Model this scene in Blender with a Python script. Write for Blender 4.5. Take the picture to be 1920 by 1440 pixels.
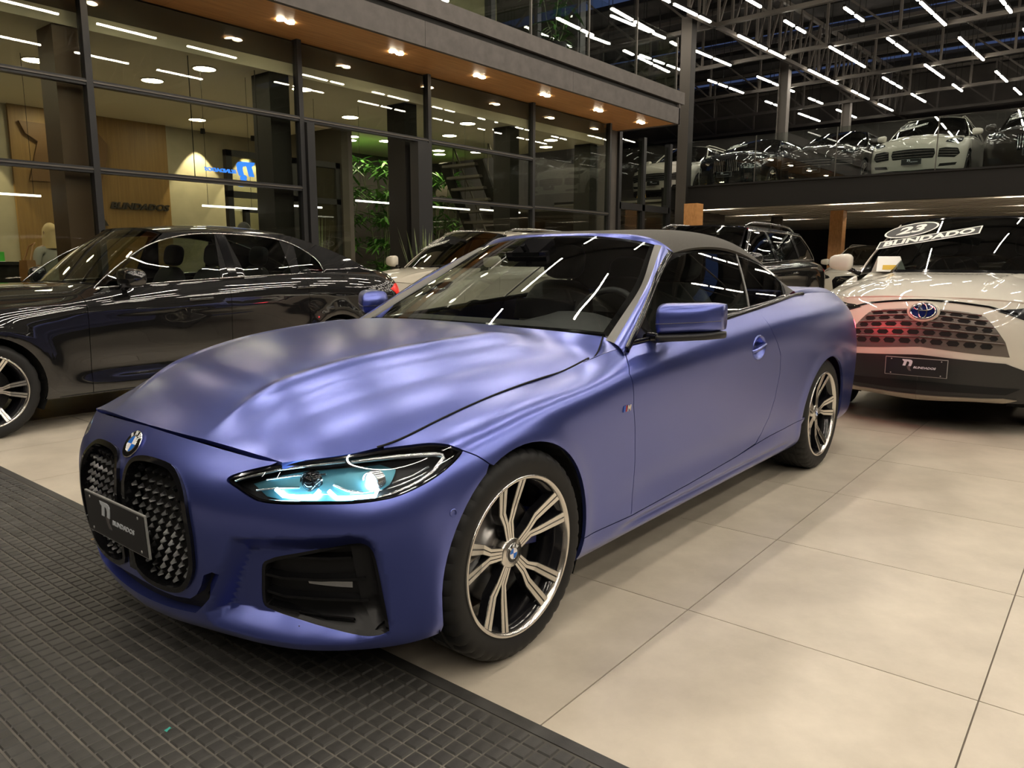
import bpy, bmesh, math, random
import numpy as np
from mathutils import Vector, Matrix
from mathutils.geometry import delaunay_2d_cdt, tessellate_polygon
for _o in list(bpy.data.objects): bpy.data.objects.remove(_o)
# ---------------------------------------------------------------- camera, world, exposure
SC = bpy.context.scene
cam = bpy.data.cameras.new('camera'); cam_o = bpy.data.objects.new('camera', cam); SC.collection.objects.link(cam_o)
cam.sensor_width = 36.; cam.lens = 1412.8/1920*36; cam.clip_start = .05; cam.clip_end = 300
_y, _p, _r = .6803, -.1618, .0023
_f = Vector((math.cos(_y)*math.cos(_p), math.sin(_y)*math.cos(_p), math.sin(_p))); _rt = Vector((math.sin(_y), -math.cos(_y), 0)); _u = _rt.cross(_f)
_rt2 = _rt*math.cos(_r)+_u*math.sin(_r); _u2 = -_rt*math.sin(_r)+_u*math.cos(_r)
_m = Matrix((_rt2, _u2, -_f)).transposed().to_4x4(); _m.translation = Vector((0, 0, 1.2244)); cam_o.matrix_world = _m
SC.camera = cam_o
W = bpy.data.worlds.new('night'); SC.world = W; W.use_nodes = True
W.node_tree.nodes['Background'].inputs['Color'].default_value = (.028,.042,.095,1); W.node_tree.nodes['Background'].inputs['Strength'].default_value = 1.
SC.view_settings.view_transform = 'Standard'; SC.view_settings.look = 'None'; SC.view_settings.gamma = 1; SC.view_settings.use_curve_mapping = False
SC.view_settings.exposure = .2
SC.cycles.max_bounces = 8; SC.cycles.transparent_max_bounces = 16; SC.cycles.glossy_bounces = 5; SC.cycles.diffuse_bounces = 3; SC.cycles.caustics_reflective = False; SC.cycles.caustics_refractive = False; SC.cycles.sample_clamp_indirect = 6.
# ---------------------------------------------------------------- spline surfaces and polygons (numpy only)
def _ext(P, ax):
    P = np.moveaxis(P, ax, 0)
    P = np.concatenate([2*P[:1]-P[1:2], P, 2*P[-1:]-P[-2:-1]])
    return np.moveaxis(P, 0, ax)
def _basis(t, n):
    k = np.clip(np.floor(t).astype(int), 0, n-2); f = t-k
    B = np.stack([(1-f)**3, 3*f**3-6*f*f+4, -3*f**3+3*f*f+3*f+1, f**3], -1)/6
    D = np.stack([-3*(1-f)**2, 9*f*f-12*f, -9*f*f+6*f+3, 3*f*f], -1)/6
    return k, B, D
class Surf:
    """cubic B-spline surface through (nearly) a grid of points; u along axis 0, v along axis 1"""
    def __init__(s, P, sharpen=.8, disp=None, warp=None):
        s.P = np.array(P, float); s.nu, s.nv = s.P.shape[:2]; s.disp = disp; s.warp = warp
        s.C = s.P
        if sharpen:
            U, V = np.meshgrid(np.arange(s.nu), np.arange(s.nv), indexing='ij')
            s._prep()
            s.C = s.P + sharpen*(s.P - s._raw(U.ravel()*1., V.ravel()*1.)[0].reshape(s.P.shape))
        s._prep()
    def _prep(s): s.E = _ext(_ext(s.C, 0), 1)
    def _raw(s, u, v):
        ku, bu, du = _basis(np.asarray(u, float), s.nu); kv, bv, dv = _basis(np.asarray(v, float), s.nv)
        G = s.E[ku[:, None, None]+np.arange(4)[None, :, None], kv[:, None, None]+np.arange(4)[None, None, :]]
        p = np.einsum('ni,nj,nijk->nk', bu, bv, G)
        pu = np.einsum('ni,nj,nijk->nk', du, bv, G); pv = np.einsum('ni,nj,nijk->nk', bu, dv, G)
        return p, pu, pv
    def pos(s, u, v):
        p, pu, pv = s._raw(u, v)
        if s.disp is not None:
            n = np.cross(pu, pv); n /= np.linalg.norm(n, axis=1)[:, None]+1e-12
            p = p + s.disp(p, np.asarray(u, float), np.asarray(v, float), n)
        if s.warp is not None: p = s.warp(p)
        return p
    def ev(s, u, v):
        u = np.asarray(u, float); v = np.asarray(v, float); e = .004
        p = s.pos(u, v)
        a = s.pos(np.minimum(u+e, s.nu-1), v)-s.pos(np.maximum(u-e, 0), v)
        b = s.pos(u, np.minimum(v+e, s.nv-1))-s.pos(u, np.maximum(v-e, 0))
        n = np.cross(a, b); n /= np.linalg.norm(n, axis=1)[:, None]+1e-15
        return p, n
    def table(s, m=10):
        if not hasattr(s, '_t'):
            U, V = np.meshgrid(np.linspace(0, s.nu-1, (s.nu-1)*m+1), np.linspace(0, s.nv-1, (s.nv-1)*m+1), indexing='ij')
            s._t = (U.ravel(), V.ravel(), s.pos(U.ravel(), V.ravel()))
        return s._t
    def inv(s, pts, fn, valid=None, lim=None, steps=4):
        """uv where fn(S(u,v)) == pts ; fn maps (n,3)->(n,2)"""
        U, V, T = s.table(); F = fn(T); ok = np.ones(len(U), bool)
        if valid is not None: ok &= valid(T)
        if lim is not None: ok &= (U >= lim[0]) & (U <= lim[1]) & (V >= lim[2]) & (V <= lim[3])
        out = []
        for q in np.atleast_2d(np.array(pts, float)):
            d = ((F-q)**2).sum(1); d[~ok] = 1e18; i = int(d.argmin()); u, v = U[i], V[i]
            for _ in range(steps):
                e = 1e-3
                f0 = fn(s.pos([u, u+e, u], [v, v, v+e]))
                J = np.stack([(f0[1]-f0[0])/e, (f0[2]-f0[0])/e], 1)
                try: d2 = np.linalg.solve(J, q-f0[0])
                except np.linalg.LinAlgError: break
                L = np.abs(d2).max()
                if L > .3: d2 *= .3/L
                u = min(max(u+d2[0], 0), s.nu-1); v = min(max(v+d2[1], 0), s.nv-1)
            out.append((u, v))
        return np.array(out)
def XZ(p): return p[:, [0, 2]]
def YZ(p): return p[:, [1, 2]]
def XY(p): return p[:, [0, 1]]
def resample(poly, su, sv, closed=True):
    P = np.array(poly, float); out = []
    n = len(P)
    for i in range(n if closed else n-1):
        a, b = P[i], P[(i+1) % n]
        k = max(1, int(math.ceil(max(abs(b[0]-a[0])/su, abs(b[1]-a[1])/sv))))
        for j in range(k): out.append(a+(b-a)*j/k)
    if not closed: out.append(P[-1])
    return np.array(out)
def smooth_poly(pts, n=6, closed=True, keep=()):
    """Catmull-Rom through pts; indices in keep stay sharp corners"""
    P = np.array(pts, float); N = len(P); out = []
    rng = range(N) if closed else range(N-1)
    for i in rng:
        p1, p2 = P[i], P[(i+1) % N]
        p0 = P[i-1] if (closed or i > 0) else 2*p1-p2
        p3 = P[(i+2) % N] if (closed or i+2 < N) else 2*p2-p1
        if i in keep: p0 = 2*p1-p2
        if (i+1) % N in keep: p3 = 2*p2-p1
        for j in range(n):
            t = j/n
            out.append(.5*(2*p1+(p2-p0)*t+(2*p0-5*p1+4*p2-p3)*t*t+(3*p1-p0-3*p2+p3)*t**3))
    if not closed: out.append(P[-1])
    return np.array(out)
def inside(poly, q):
    q = np.atleast_2d(q); x, y = q[:, 0], q[:, 1]; P = np.array(poly); r = np.zeros(len(q), bool)
    a = P; b = np.roll(P, -1, 0)
    for (x0, y0), (x1, y1) in zip(a, b):
        if y0 == y1: continue
        c = ((y0 > y) != (y1 > y)) & (x < (x1-x0)*(y-y0)/(y1-y0)+x0)
        r ^= c
    return r
def seg_dist(poly, q, closed=True):
    q = np.atleast_2d(q); P = np.array(poly, float); a = P if closed else P[:-1]; b = np.roll(P, -1, 0) if closed else P[1:]
    best = np.full(len(q), 1e9)
    for p0, p1 in zip(a, b):
        d = p1-p0; L = (d*d).sum()
        t = np.clip(((q-p0)@d)/(L+1e-15), 0, 1)
        best = np.minimum(best, np.linalg.norm(q-(p0+t[:, None]*d), axis=1))
    return best
def sstep(a, b, x):
    t = np.clip((x-a)/(b-a), 0, 1); return t*t*(3-2*t)
def lerp_tab(x, xs, ys): return np.interp(x, xs, ys)
def smooth_tab(x, xs, ys, w=.03):
    return (np.interp(x-w, xs, ys)+2*np.interp(x, xs, ys)+np.interp(x+w, xs, ys))/4
# ---------------------------------------------------------------- mesh helpers
COL = bpy.context.scene.collection
def link(o, parent=None):
    COL.objects.link(o)
    if parent is not None: o.parent = parent
    return o
def me_from(name, verts, faces, mat=None, smooth=True, normals=None):
    m = bpy.data.meshes.new(name)
    m.from_pydata([tuple(map(float, v)) for v in verts], [], [tuple(map(int, f)) for f in faces])
    if mat is not None: m.materials.append(mat)
    m.polygons.foreach_set('use_smooth', [bool(smooth)]*len(m.polygons))
    m.update()
    if normals is not None and len(m.vertices) == len(normals):
        try: m.normals_split_custom_set_from_vertices([tuple(map(float, n)) for n in normals])
        except Exception: pass
    return m
def mk(name, verts, faces, mat, parent=None, smooth=False, loc=None, rot=None, normals=None):
    o = bpy.data.objects.new(name, me_from(name, verts, faces, mat, smooth, normals))
    if loc is not None: o.location = loc
    if rot is not None: o.rotation_euler = rot
    return link(o, parent)
def inst(name, mesh, parent=None, loc=(0, 0, 0), rot=(0, 0, 0), sc=(1, 1, 1)):
    o = bpy.data.objects.new(name, mesh); o.location = loc; o.rotation_euler = rot; o.scale = sc
    return link(o, parent)
def empty(name, loc=(0, 0, 0), rz=0, parent=None):
    o = bpy.data.objects.new(name, None); o.location = loc; o.rotation_euler = (0, 0, rz); o.empty_display_size = .1
    return link(o, parent)
def tag(o, label=None, cat=None, group=None, kind=None):
    for k, v in (('label', label), ('category', cat), ('group', group), ('kind', kind)):
        if v: o[k] = v
    return o
class MB:
    """collects simple solids into one mesh"""
    def __init__(s): s.v = []; s.f = []
    def add(s, v, f):
        b = len(s.v); s.v += [tuple(map(float, q)) for q in v]; s.f += [tuple(i+b for i in g) for g in f]; return s
    def box(s, c, d, rz=0.0, ry=0.0, rx=0.0):
        M = Matrix.Rotation(rz, 3, 'Z') @ Matrix.Rotation(ry, 3, 'Y') @ Matrix.Rotation(rx, 3, 'X'); c = Vector(c)
        P = [c+M @ Vector((sx*d[0]/2, sy*d[1]/2, sz*d[2]/2)) for sz in (-1, 1) for sy in (-1, 1) for sx in (-1, 1)]
        return s.add(P, [(0,2,3,1),(4,5,7,6),(0,1,5,4),(2,6,7,3),(0,4,6,2),(1,3,7,5)])
    def bb(s, a, b): return s.box([(p+q)/2 for p, q in zip(a, b)], [abs(q-p) for p, q in zip(a, b)])
    def bar(s, a, b, w, h=None, up=(0, 0, 1)):
        a, b = Vector(a), Vector(b); h = h or w; d = (b-a).normalized(); u = Vector(up)
        if abs(d.dot(u)) > .99: u = Vector((1, 0, 0))
        r = d.cross(u).normalized()*w/2; t = r.cross(d).normalized()*h/2
        P = [a-r-t, a+r-t, a+r+t, a-r+t, b-r-t, b+r-t, b+r+t, b-r+t]
        return s.add(P, [(3,2,1,0),(4,5,6,7),(0,1,5,4),(1,2,6,5),(2,3,7,6),(3,0,4,7)])
    def tube(s, pts, r, n=8, cap=True, closed=False):
        P = [Vector(p) for p in pts]; N = len(P); rr = r if hasattr(r, '__len__') else [r]*N
        base = len(s.v); up = None
        for i in range(N):
            d = (P[(i+1) % N]-P[i-1]) if (closed or 0 < i < N-1) else (P[1]-P[0] if i == 0 else P[-1]-P[-2])
            d.normalize()
            if up is None:
                up = Vector((0, 0, 1)) if abs(d.z) < .9 else Vector((1, 0, 0))
            x = d.cross(up).normalized(); up = x.cross(d).normalized()
            for k in range(n):
                a = 2*math.pi*k/n; s.v.append(tuple(P[i]+(x*math.cos(a)+up*math.sin(a))*rr[i]))
        for i in range(N if closed else N-1):
            a0 = base+i*n; a1 = base+((i+1) % N)*n
            for k in range(n): s.f.append((a0+k, a1+k, a1+(k+1) % n, a0+(k+1) % n)[::-1])
        if cap and not closed:
            s.f.append(tuple(base+k for k in range(n))[::-1][::-1]); s.f.append(tuple(base+(N-1)*n+k for k in range(n))[::-1])
        return s
    def lathe(s, prof, n=48, axis='y', c=(0, 0, 0), close=False, sweep=None):
        """prof: (r, h) pairs, h along axis"""
        base = len(s.v); N = len(prof); full = sweep is None; m = n if full else n+1
        a0, a1 = (0, 2*math.pi) if full else sweep
        for k in range(m):
            a = a0+(a1-a0)*k/n; ca, sa = math.cos(a), math.sin(a)
            for r, h in prof:
                q = {'y': (r*sa, h, r*ca), 'z': (r*ca, r*sa, h), 'x': (h, r*ca, r*sa)}[axis]
                s.v.append((q[0]+c[0], q[1]+c[1], q[2]+c[2]))
        for k in range(n):
            b0 = base+k*N; b1 = base+((k+1) % m)*N
            for i in range(N if close else N-1):
                j = (i+1) % N; s.f.append((b0+i, b0+j, b1+j, b1+i))
        return s
    def prism(s, poly, d0, d1, M=None):
        """polygon (x,y) extruded along z from d0 to d1, placed by 4x4 M; concave allowed"""
        n = len(poly); base = len(s.v)
        for z in (d0, d1):
            for x, y in poly:
                q = Vector((x, y, z)); s.v.append(tuple(M @ q if M is not None else q))
        tri = tessellate_polygon([[Vector((x, y, 0)) for x, y in poly]])
        ar = sum(poly[i][0]*poly[(i+1) % n][1]-poly[(i+1) % n][0]*poly[i][1] for i in range(n))
        for a, b, c in tri:
            A = (poly[b][0]-poly[a][0])*(poly[c][1]-poly[a][1])-(poly[c][0]-poly[a][0])*(poly[b][1]-poly[a][1])
            if A < 0: a, c = c, a
            s.f.append((base+n+a, base+n+b, base+n+c)); s.f.append((base+c, base+b, base+a))
        for i in range(n):
            j = (i+1) % n; q = (base+i, base+j, base+n+j, base+n+i); s.f.append(q if ar > 0 else q[::-1])
        return s
    def mesh(s, name, mat, smooth=False): return me_from(name, s.v, s.f, mat, smooth)
    def build(s, name, mat, parent=None, smooth=False, loc=None, rot=None):
        return mk(name, s.v, s.f, mat, parent, smooth, loc, rot)
def autosmooth(o, ang=35):
    """smooth faces, hard edges over the angle"""
    me = o.data; bm = bmesh.new(); bm.from_mesh(me)
    for f in bm.faces: f.smooth = True
    c = math.radians(ang)
    for e in bm.edges:
        if len(e.link_faces) == 2: e.smooth = e.calc_face_angle(0) < c
        else: e.smooth = False
    bm.to_mesh(me); bm.free(); return o
def grid_solid(name, P, mat, parent, closed_u=False, smooth=True, flip=False):
    P = np.array(P); nu, nv = P.shape[:2]; F = []
    for i in range(nu if closed_u else nu-1):
        for j in range(nv-1):
            a, b = i*nv+j, ((i+1) % nu)*nv+j; q = (a, b, b+1, a+1); F.append(q[::-1] if flip else q)
    return mk(name, P.reshape(-1, 3), F, mat, parent, smooth)
def text_mesh(name, body, size, depth, mat, shear=0., bold=0., sx=1.):
    c = bpy.data.curves.new(name, 'FONT'); c.body = body; c.size = size; c.extrude = depth/2; c.shear = shear; c.offset = bold
    c.align_x = 'CENTER'; c.align_y = 'CENTER'; c.resolution_u = 3
    o = bpy.data.objects.new(name, c); COL.objects.link(o)
    dg = bpy.context.evaluated_depsgraph_get(); m = bpy.data.meshes.new_from_object(o.evaluated_get(dg))
    bpy.data.objects.remove(o); bpy.data.curves.remove(c)
    m.name = name; m.materials.clear(); m.materials.append(mat)
    if sx != 1.:
        for v in m.vertices: v.co.x *= sx
    return m
def frame_mat(o, x, y, loc):
    """matrix with local x,y given, z = x cross y"""
    x = Vector(x).normalized(); y = Vector(y); y = (y-x*y.dot(x)).normalized(); z = x.cross(y)
    M = Matrix((x, y, z)).transposed().to_4x4(); M.translation = Vector(loc)
    if o is not None: o.matrix_local = M
    return M
# ---------------------------------------------------------------- trimmed panels on spline surfaces
def shrink_uv(S, poly, gap):
    P = np.array(poly, float); n = len(P)
    p, pu, pv = S._raw(P[:, 0], P[:, 1]); lu = np.linalg.norm(pu, axis=1)+1e-6; lv = np.linalg.norm(pv, axis=1)+1e-6
    ar = (P[:, 0]*np.roll(P[:, 1], -1)-np.roll(P[:, 0], -1)*P[:, 1]).sum()
    d = (np.roll(P, -1, 0)-np.roll(P, 1, 0))*np.stack([lu, lv], 1)
    nrm = np.stack([-d[:, 1], d[:, 0]], 1)*(1 if ar > 0 else -1); nrm /= np.linalg.norm(nrm, axis=1)[:, None]+1e-9
    Q = P+nrm*gap/np.stack([lu, lv], 1)
    c0 = P[:, 0] <= 1e-6; Q[c0, 0] = 0.; c1 = P[:, 0] >= S.nu-1-1e-6; Q[c1, 0] = S.nu-1
    return np.stack([np.clip(Q[:, 0], 0, S.nu-1), np.clip(Q[:, 1], 0, S.nv-1)], 1)
def patch(S, outer, holes=(), su=.17, sv=.2, gap=0., hole_gap=0., lines=()):
    """triangulated trimmed piece -> verts uv, tris, boundary loops"""
    loops = [resample(outer, su, sv)]
    if gap: loops[0] = shrink_uv(S, loops[0], gap)
    for h in holes:
        L = resample(h, su, sv); loops.append(shrink_uv(S, L, -hole_gap) if hole_gap else L)
    o = loops[0]; lo = o.min(0); hi = o.max(0)
    gu = np.arange(math.floor(lo[0]/su), math.ceil(hi[0]/su)+1)*su; gv = np.arange(math.floor(lo[1]/sv), math.ceil(hi[1]/sv)+1)*sv
    G = np.stack(np.meshgrid(gu, gv, indexing='ij'), -1).reshape(-1, 2)
    ok = inside(o, G)
    for h in loops[1:]: ok &= ~inside(h, G)
    G = G[ok]; sc = np.array([1/su, 1/sv])
    for L in loops: 
        if len(G): G = G[seg_dist(L*sc, G*sc) > .35]
    V = []; E = []
    for L in loops:
        b = len(V); n = len(L); V += [tuple(q) for q in L]; E += [(b+i, b+(i+1) % n) for i in range(n)]
    for L in lines:
        L = np.array(L); ok = inside(o, L)
        for h in loops[1:]: ok &= ~inside(h, L)
        for Lp in loops: ok &= seg_dist(Lp*sc, L*sc) > .3
        if len(G): G = G[seg_dist(L*sc, G*sc) > .45]
        b = len(V); idx = {}
        for i, q in enumerate(L):
            if ok[i]: idx[i] = len(V); V.append(tuple(q))
        for i in range(len(L)):
            j = (i+1) % len(L)
            if i in idx and j in idx: E.append((idx[i], idx[j]))
    nb = len(V); V += [tuple(q) for q in G]
    r = delaunay_2d_cdt([Vector((a*sc[0], b*sc[1])) for a, b in V], E, [], 0, 1e-5)
    vo = np.array([(v.x/sc[0], v.y/sc[1]) for v in r[0]]); tr = np.array([f for f in r[2] if len(f) == 3])
    c = vo[tr].mean(1); ok = inside(o, c)
    for h in loops[1:]: ok &= ~inside(h, c)
    tr = tr[ok]
    cnt = {}
    for t in tr:
        for a, b in ((t[0], t[1]), (t[1], t[2]), (t[2], t[0])): cnt[(a, b)] = 1
    bd = [(a, b) for (a, b) in cnt if (b, a) not in cnt]
    vo = np.stack([np.clip(vo[:, 0], 0, S.nu-1), np.clip(vo[:, 1], 0, S.nv-1)], 1)
    return vo, tr, bd
def panel(name, S, outer, mat, parent, holes=(), su=.17, sv=.2, gap=.0018, hole_gap=0., off=0., skirt=.014, sides='L', open_centre=True, tri=None, lines=()):
    vo, tr, bd = tri if tri is not None else patch(S, outer, holes, su, sv, gap, hole_gap, lines)
    p, n = S.ev(vo[:, 0], vo[:, 1]); p = p+n*off
    V = []; F = []; N = []
    for sd in sides:
        m = np.array([1, 1, 1]) if sd == 'L' else np.array([1, -1, 1]); b = len(V)
        V += list(p*m); N += list(n*m)
        F += [tuple(b+i for i in (t if sd == 'L' else t[::-1])) for t in tr]
        if skirt:
            for (i, j) in bd:
                if open_centre and abs(p[i][1]) < .004 and abs(p[j][1]) < .004: continue
                k = len(V)
                q = [p[i], p[j], p[j]-n[j]*skirt, p[i]-n[i]*skirt]
                e = np.cross(q[1]-q[0], q[3]-q[0]); e = -e/(np.linalg.norm(e)+1e-12)
                V += [w*m for w in q]; N += [e*m]*4
                F.append(tuple(range(k, k+4)) if sd == 'R' else tuple(range(k, k+4))[::-1])
    return mk(name, V, F, mat, parent, True, normals=N)
# ---------------------------------------------------------------- materials
def mat(name, col, rough=.5, metal=0., spec=.5, emit=None, estr=0., coat=0., crough=.03, ior=1.5, alpha=1., sheen=0.):
    m = bpy.data.materials.new(name); m.use_nodes = True; b = m.node_tree.nodes['Principled BSDF']
    b.inputs['Base Color'].default_value = (*col, 1); b.inputs['Roughness'].default_value = rough; b.inputs['Metallic'].default_value = metal
    b.inputs['Specular IOR Level'].default_value = spec; b.inputs['IOR'].default_value = ior
    b.inputs['Coat Weight'].default_value = coat; b.inputs['Coat Roughness'].default_value = crough
    if emit: b.inputs['Emission Color'].default_value = (*emit, 1); b.inputs['Emission Strength'].default_value = estr
    if sheen: b.inputs['Sheen Weight'].default_value = sheen
    return m
def nt(m): return m.node_tree.nodes, m.node_tree.links, m.node_tree.nodes['Principled BSDF']
def add_noise(m, c1, c2, scale=5., detail=6., lo=.35, hi=.65, bump=0., bscale=None, rough=None, coord='Object', dist=.01, stretch=(1, 1, 1)):
    N, L, b = nt(m)
    tc = N.new('ShaderNodeTexCoord'); mp = N.new('ShaderNodeMapping'); mp.inputs['Scale'].default_value = stretch
    L.new(tc.outputs[coord], mp.inputs['Vector'])
    n = N.new('ShaderNodeTexNoise'); n.inputs['Scale'].default_value = scale; n.inputs['Detail'].default_value = detail; n.inputs['Roughness'].default_value = .6
    L.new(mp.outputs[0], n.inputs['Vector'])
    r = N.new('ShaderNodeValToRGB'); r.color_ramp.elements[0].position = lo; r.color_ramp.elements[1].position = hi
    r.color_ramp.elements[0].color = (*c1, 1); r.color_ramp.elements[1].color = (*c2, 1)
    L.new(n.outputs['Fac'], r.inputs['Fac']); L.new(r.outputs['Color'], b.inputs['Base Color'])
    if rough:
        q = N.new('ShaderNodeMapRange'); q.inputs['To Min'].default_value = rough[0]; q.inputs['To Max'].default_value = rough[1]
        L.new(n.outputs['Fac'], q.inputs['Value']); L.new(q.outputs[0], b.inputs['Roughness'])
    if bump:
        n2 = N.new('ShaderNodeTexNoise'); n2.inputs['Scale'].default_value = bscale or scale*8; n2.inputs['Detail'].default_value = 4
        L.new(mp.outputs[0], n2.inputs['Vector'])
        bp = N.new('ShaderNodeBump'); bp.inputs['Strength'].default_value = bump; bp.inputs['Distance'].default_value = dist
        L.new(n2.outputs['Fac'], bp.inputs['Height']); L.new(bp.outputs['Normal'], b.inputs['Normal'])
    return m
def glass(name, tint=(.8, .85, .82), refl=1., rough=0.):
    """thin pane: straight-through tinted transmission and a Fresnel mirror"""
    m = bpy.data.materials.new(name); m.use_nodes = True; N, L = m.node_tree.nodes, m.node_tree.links
    N.remove(N['Principled BSDF']); out = N['Material Output']
    t = N.new('ShaderNodeBsdfTransparent'); t.inputs['Color'].default_value = (*tint, 1)
    g = N.new('ShaderNodeBsdfGlossy'); g.inputs['Roughness'].default_value = rough
    f = N.new('ShaderNodeFresnel'); ge = N.new('ShaderNodeNewGeometry'); mr = N.new('ShaderNodeMapRange'); mr.inputs['To Min'].default_value = 1.5; mr.inputs['To Max'].default_value = 1/1.5
    L.new(ge.outputs['Backfacing'], mr.inputs['Value']); L.new(mr.outputs[0], f.inputs['IOR'])
    mu = N.new('ShaderNodeMath'); mu.operation = 'MULTIPLY'; mu.inputs[1].default_value = 1.6*refl; mu.use_clamp = True
    L.new(f.outputs[0], mu.inputs[0]); mx = N.new('ShaderNodeMixShader')
    L.new(mu.outputs[0], mx.inputs['Fac']); L.new(t.outputs[0], mx.inputs[1]); L.new(g.outputs[0], mx.inputs[2]); L.new(mx.outputs[0], out.inputs['Surface'])
    return m
def emitter(name, col, s):
    m = bpy.data.materials.new(name); m.use_nodes = True; N, L = m.node_tree.nodes, m.node_tree.links
    N.remove(N['Principled BSDF']); e = N.new('ShaderNodeEmission'); e.inputs['Color'].default_value = (*col, 1); e.inputs['Strength'].default_value = s
    L.new(e.outputs[0], N['Material Output'].inputs['Surface']); return m
M = {}
M['paint_blue'] = mat('satin_blue_paint', (.086,.120,.475), .29, .82, .5, coat=.74, crough=.26)
M['paint_blue'].node_tree.nodes['Principled BSDF'].inputs['Coat IOR'].default_value = 1.75
M['gloss_black'] = mat('gloss_black_plastic', (.006,.006,.007), .08, 0, .5)
M['black_plastic'] = mat('black_plastic', (.012,.012,.013), .45)
M['dark_void'] = mat('dark_cavity', (.004,.004,.004), .9)
M['rubber'] = mat('tyre_rubber', (.012,.012,.012), .6, 0, .35)
M['fabric_top'] = add_noise(mat('soft_top_fabric', (.075,.07,.062), .85), (.060,.056,.050), (.088,.082,.072), 220, 2, .3, .7, .25, 900, dist=.002)
M['machined'] = mat('machined_alloy', (.80,.77,.72), .22, 1.)
M['rim_black'] = mat('gloss_black_alloy', (.010,.010,.012), .12, .0, .6)
M['chrome'] = mat('chrome', (.85,.85,.85), .06, 1.)
M['steel'] = mat('brake_steel', (.38,.37,.36), .35, 1.)
M['caliper_blue'] = mat('blue_caliper_paint', (.008,.018,.15), .3)
M['white'] = mat('white_enamel', (.85,.85,.85), .3)
M['blue_enamel'] = mat('blue_enamel', (.02,.16,.62), .25)
M['plate_black'] = mat('plate_black', (.010,.010,.011), .35)
M['plate_edge'] = mat('plate_grey_edge', (.32,.32,.31), .4)
M['logo_silver'] = mat('logo_silver', (.72,.76,.82), .35, .3)
M['logo_grey'] = mat('logo_dark_grey', (.10,.09,.09), .5)
M['ws_glass'] = glass('windscreen_glass', (.78,.82,.80), 1.)
M['side_glass'] = glass('side_window_glass', (.55,.60,.57), 1.)
M['dark_glass'] = glass('smoked_window_glass', (.10,.11,.11), 1.)
M['lens'] = glass('lamp_lens', (.93,.95,.97), .8)
M['interior'] = mat('interior_black', (.028,.028,.029), .55)
M['leather'] = mat('seat_leather_grey', (.055,.054,.052), .5)
M['drl'] = emitter('daytime_light_white', (.50,.84,1.), 34.)
M['beam'] = emitter('projector_light_white', (.70,.92,1.), 80.)
M['lamp_glow_tint'] = mat('lamp_housing', (.10,.30,.38), .3, .7)  # cyan glow of the lit headlamp put into the reflector colour
M['lamp_silver'] = mat('lamp_silver_trim', (.75,.75,.75), .18, .9)
M['tail_red'] = mat('tail_lamp_red', (.35,.008,.006), .12, 0, .5, (1,.03,.02), .4)
M['red_lit'] = emitter('tail_lamp_lit', (1.,.045,.06), 14.)
M['m_red'] = mat('badge_red', (.5,.02,.02), .3); M['m_blue'] = mat('badge_blue', (.03,.1,.5), .3)
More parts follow.
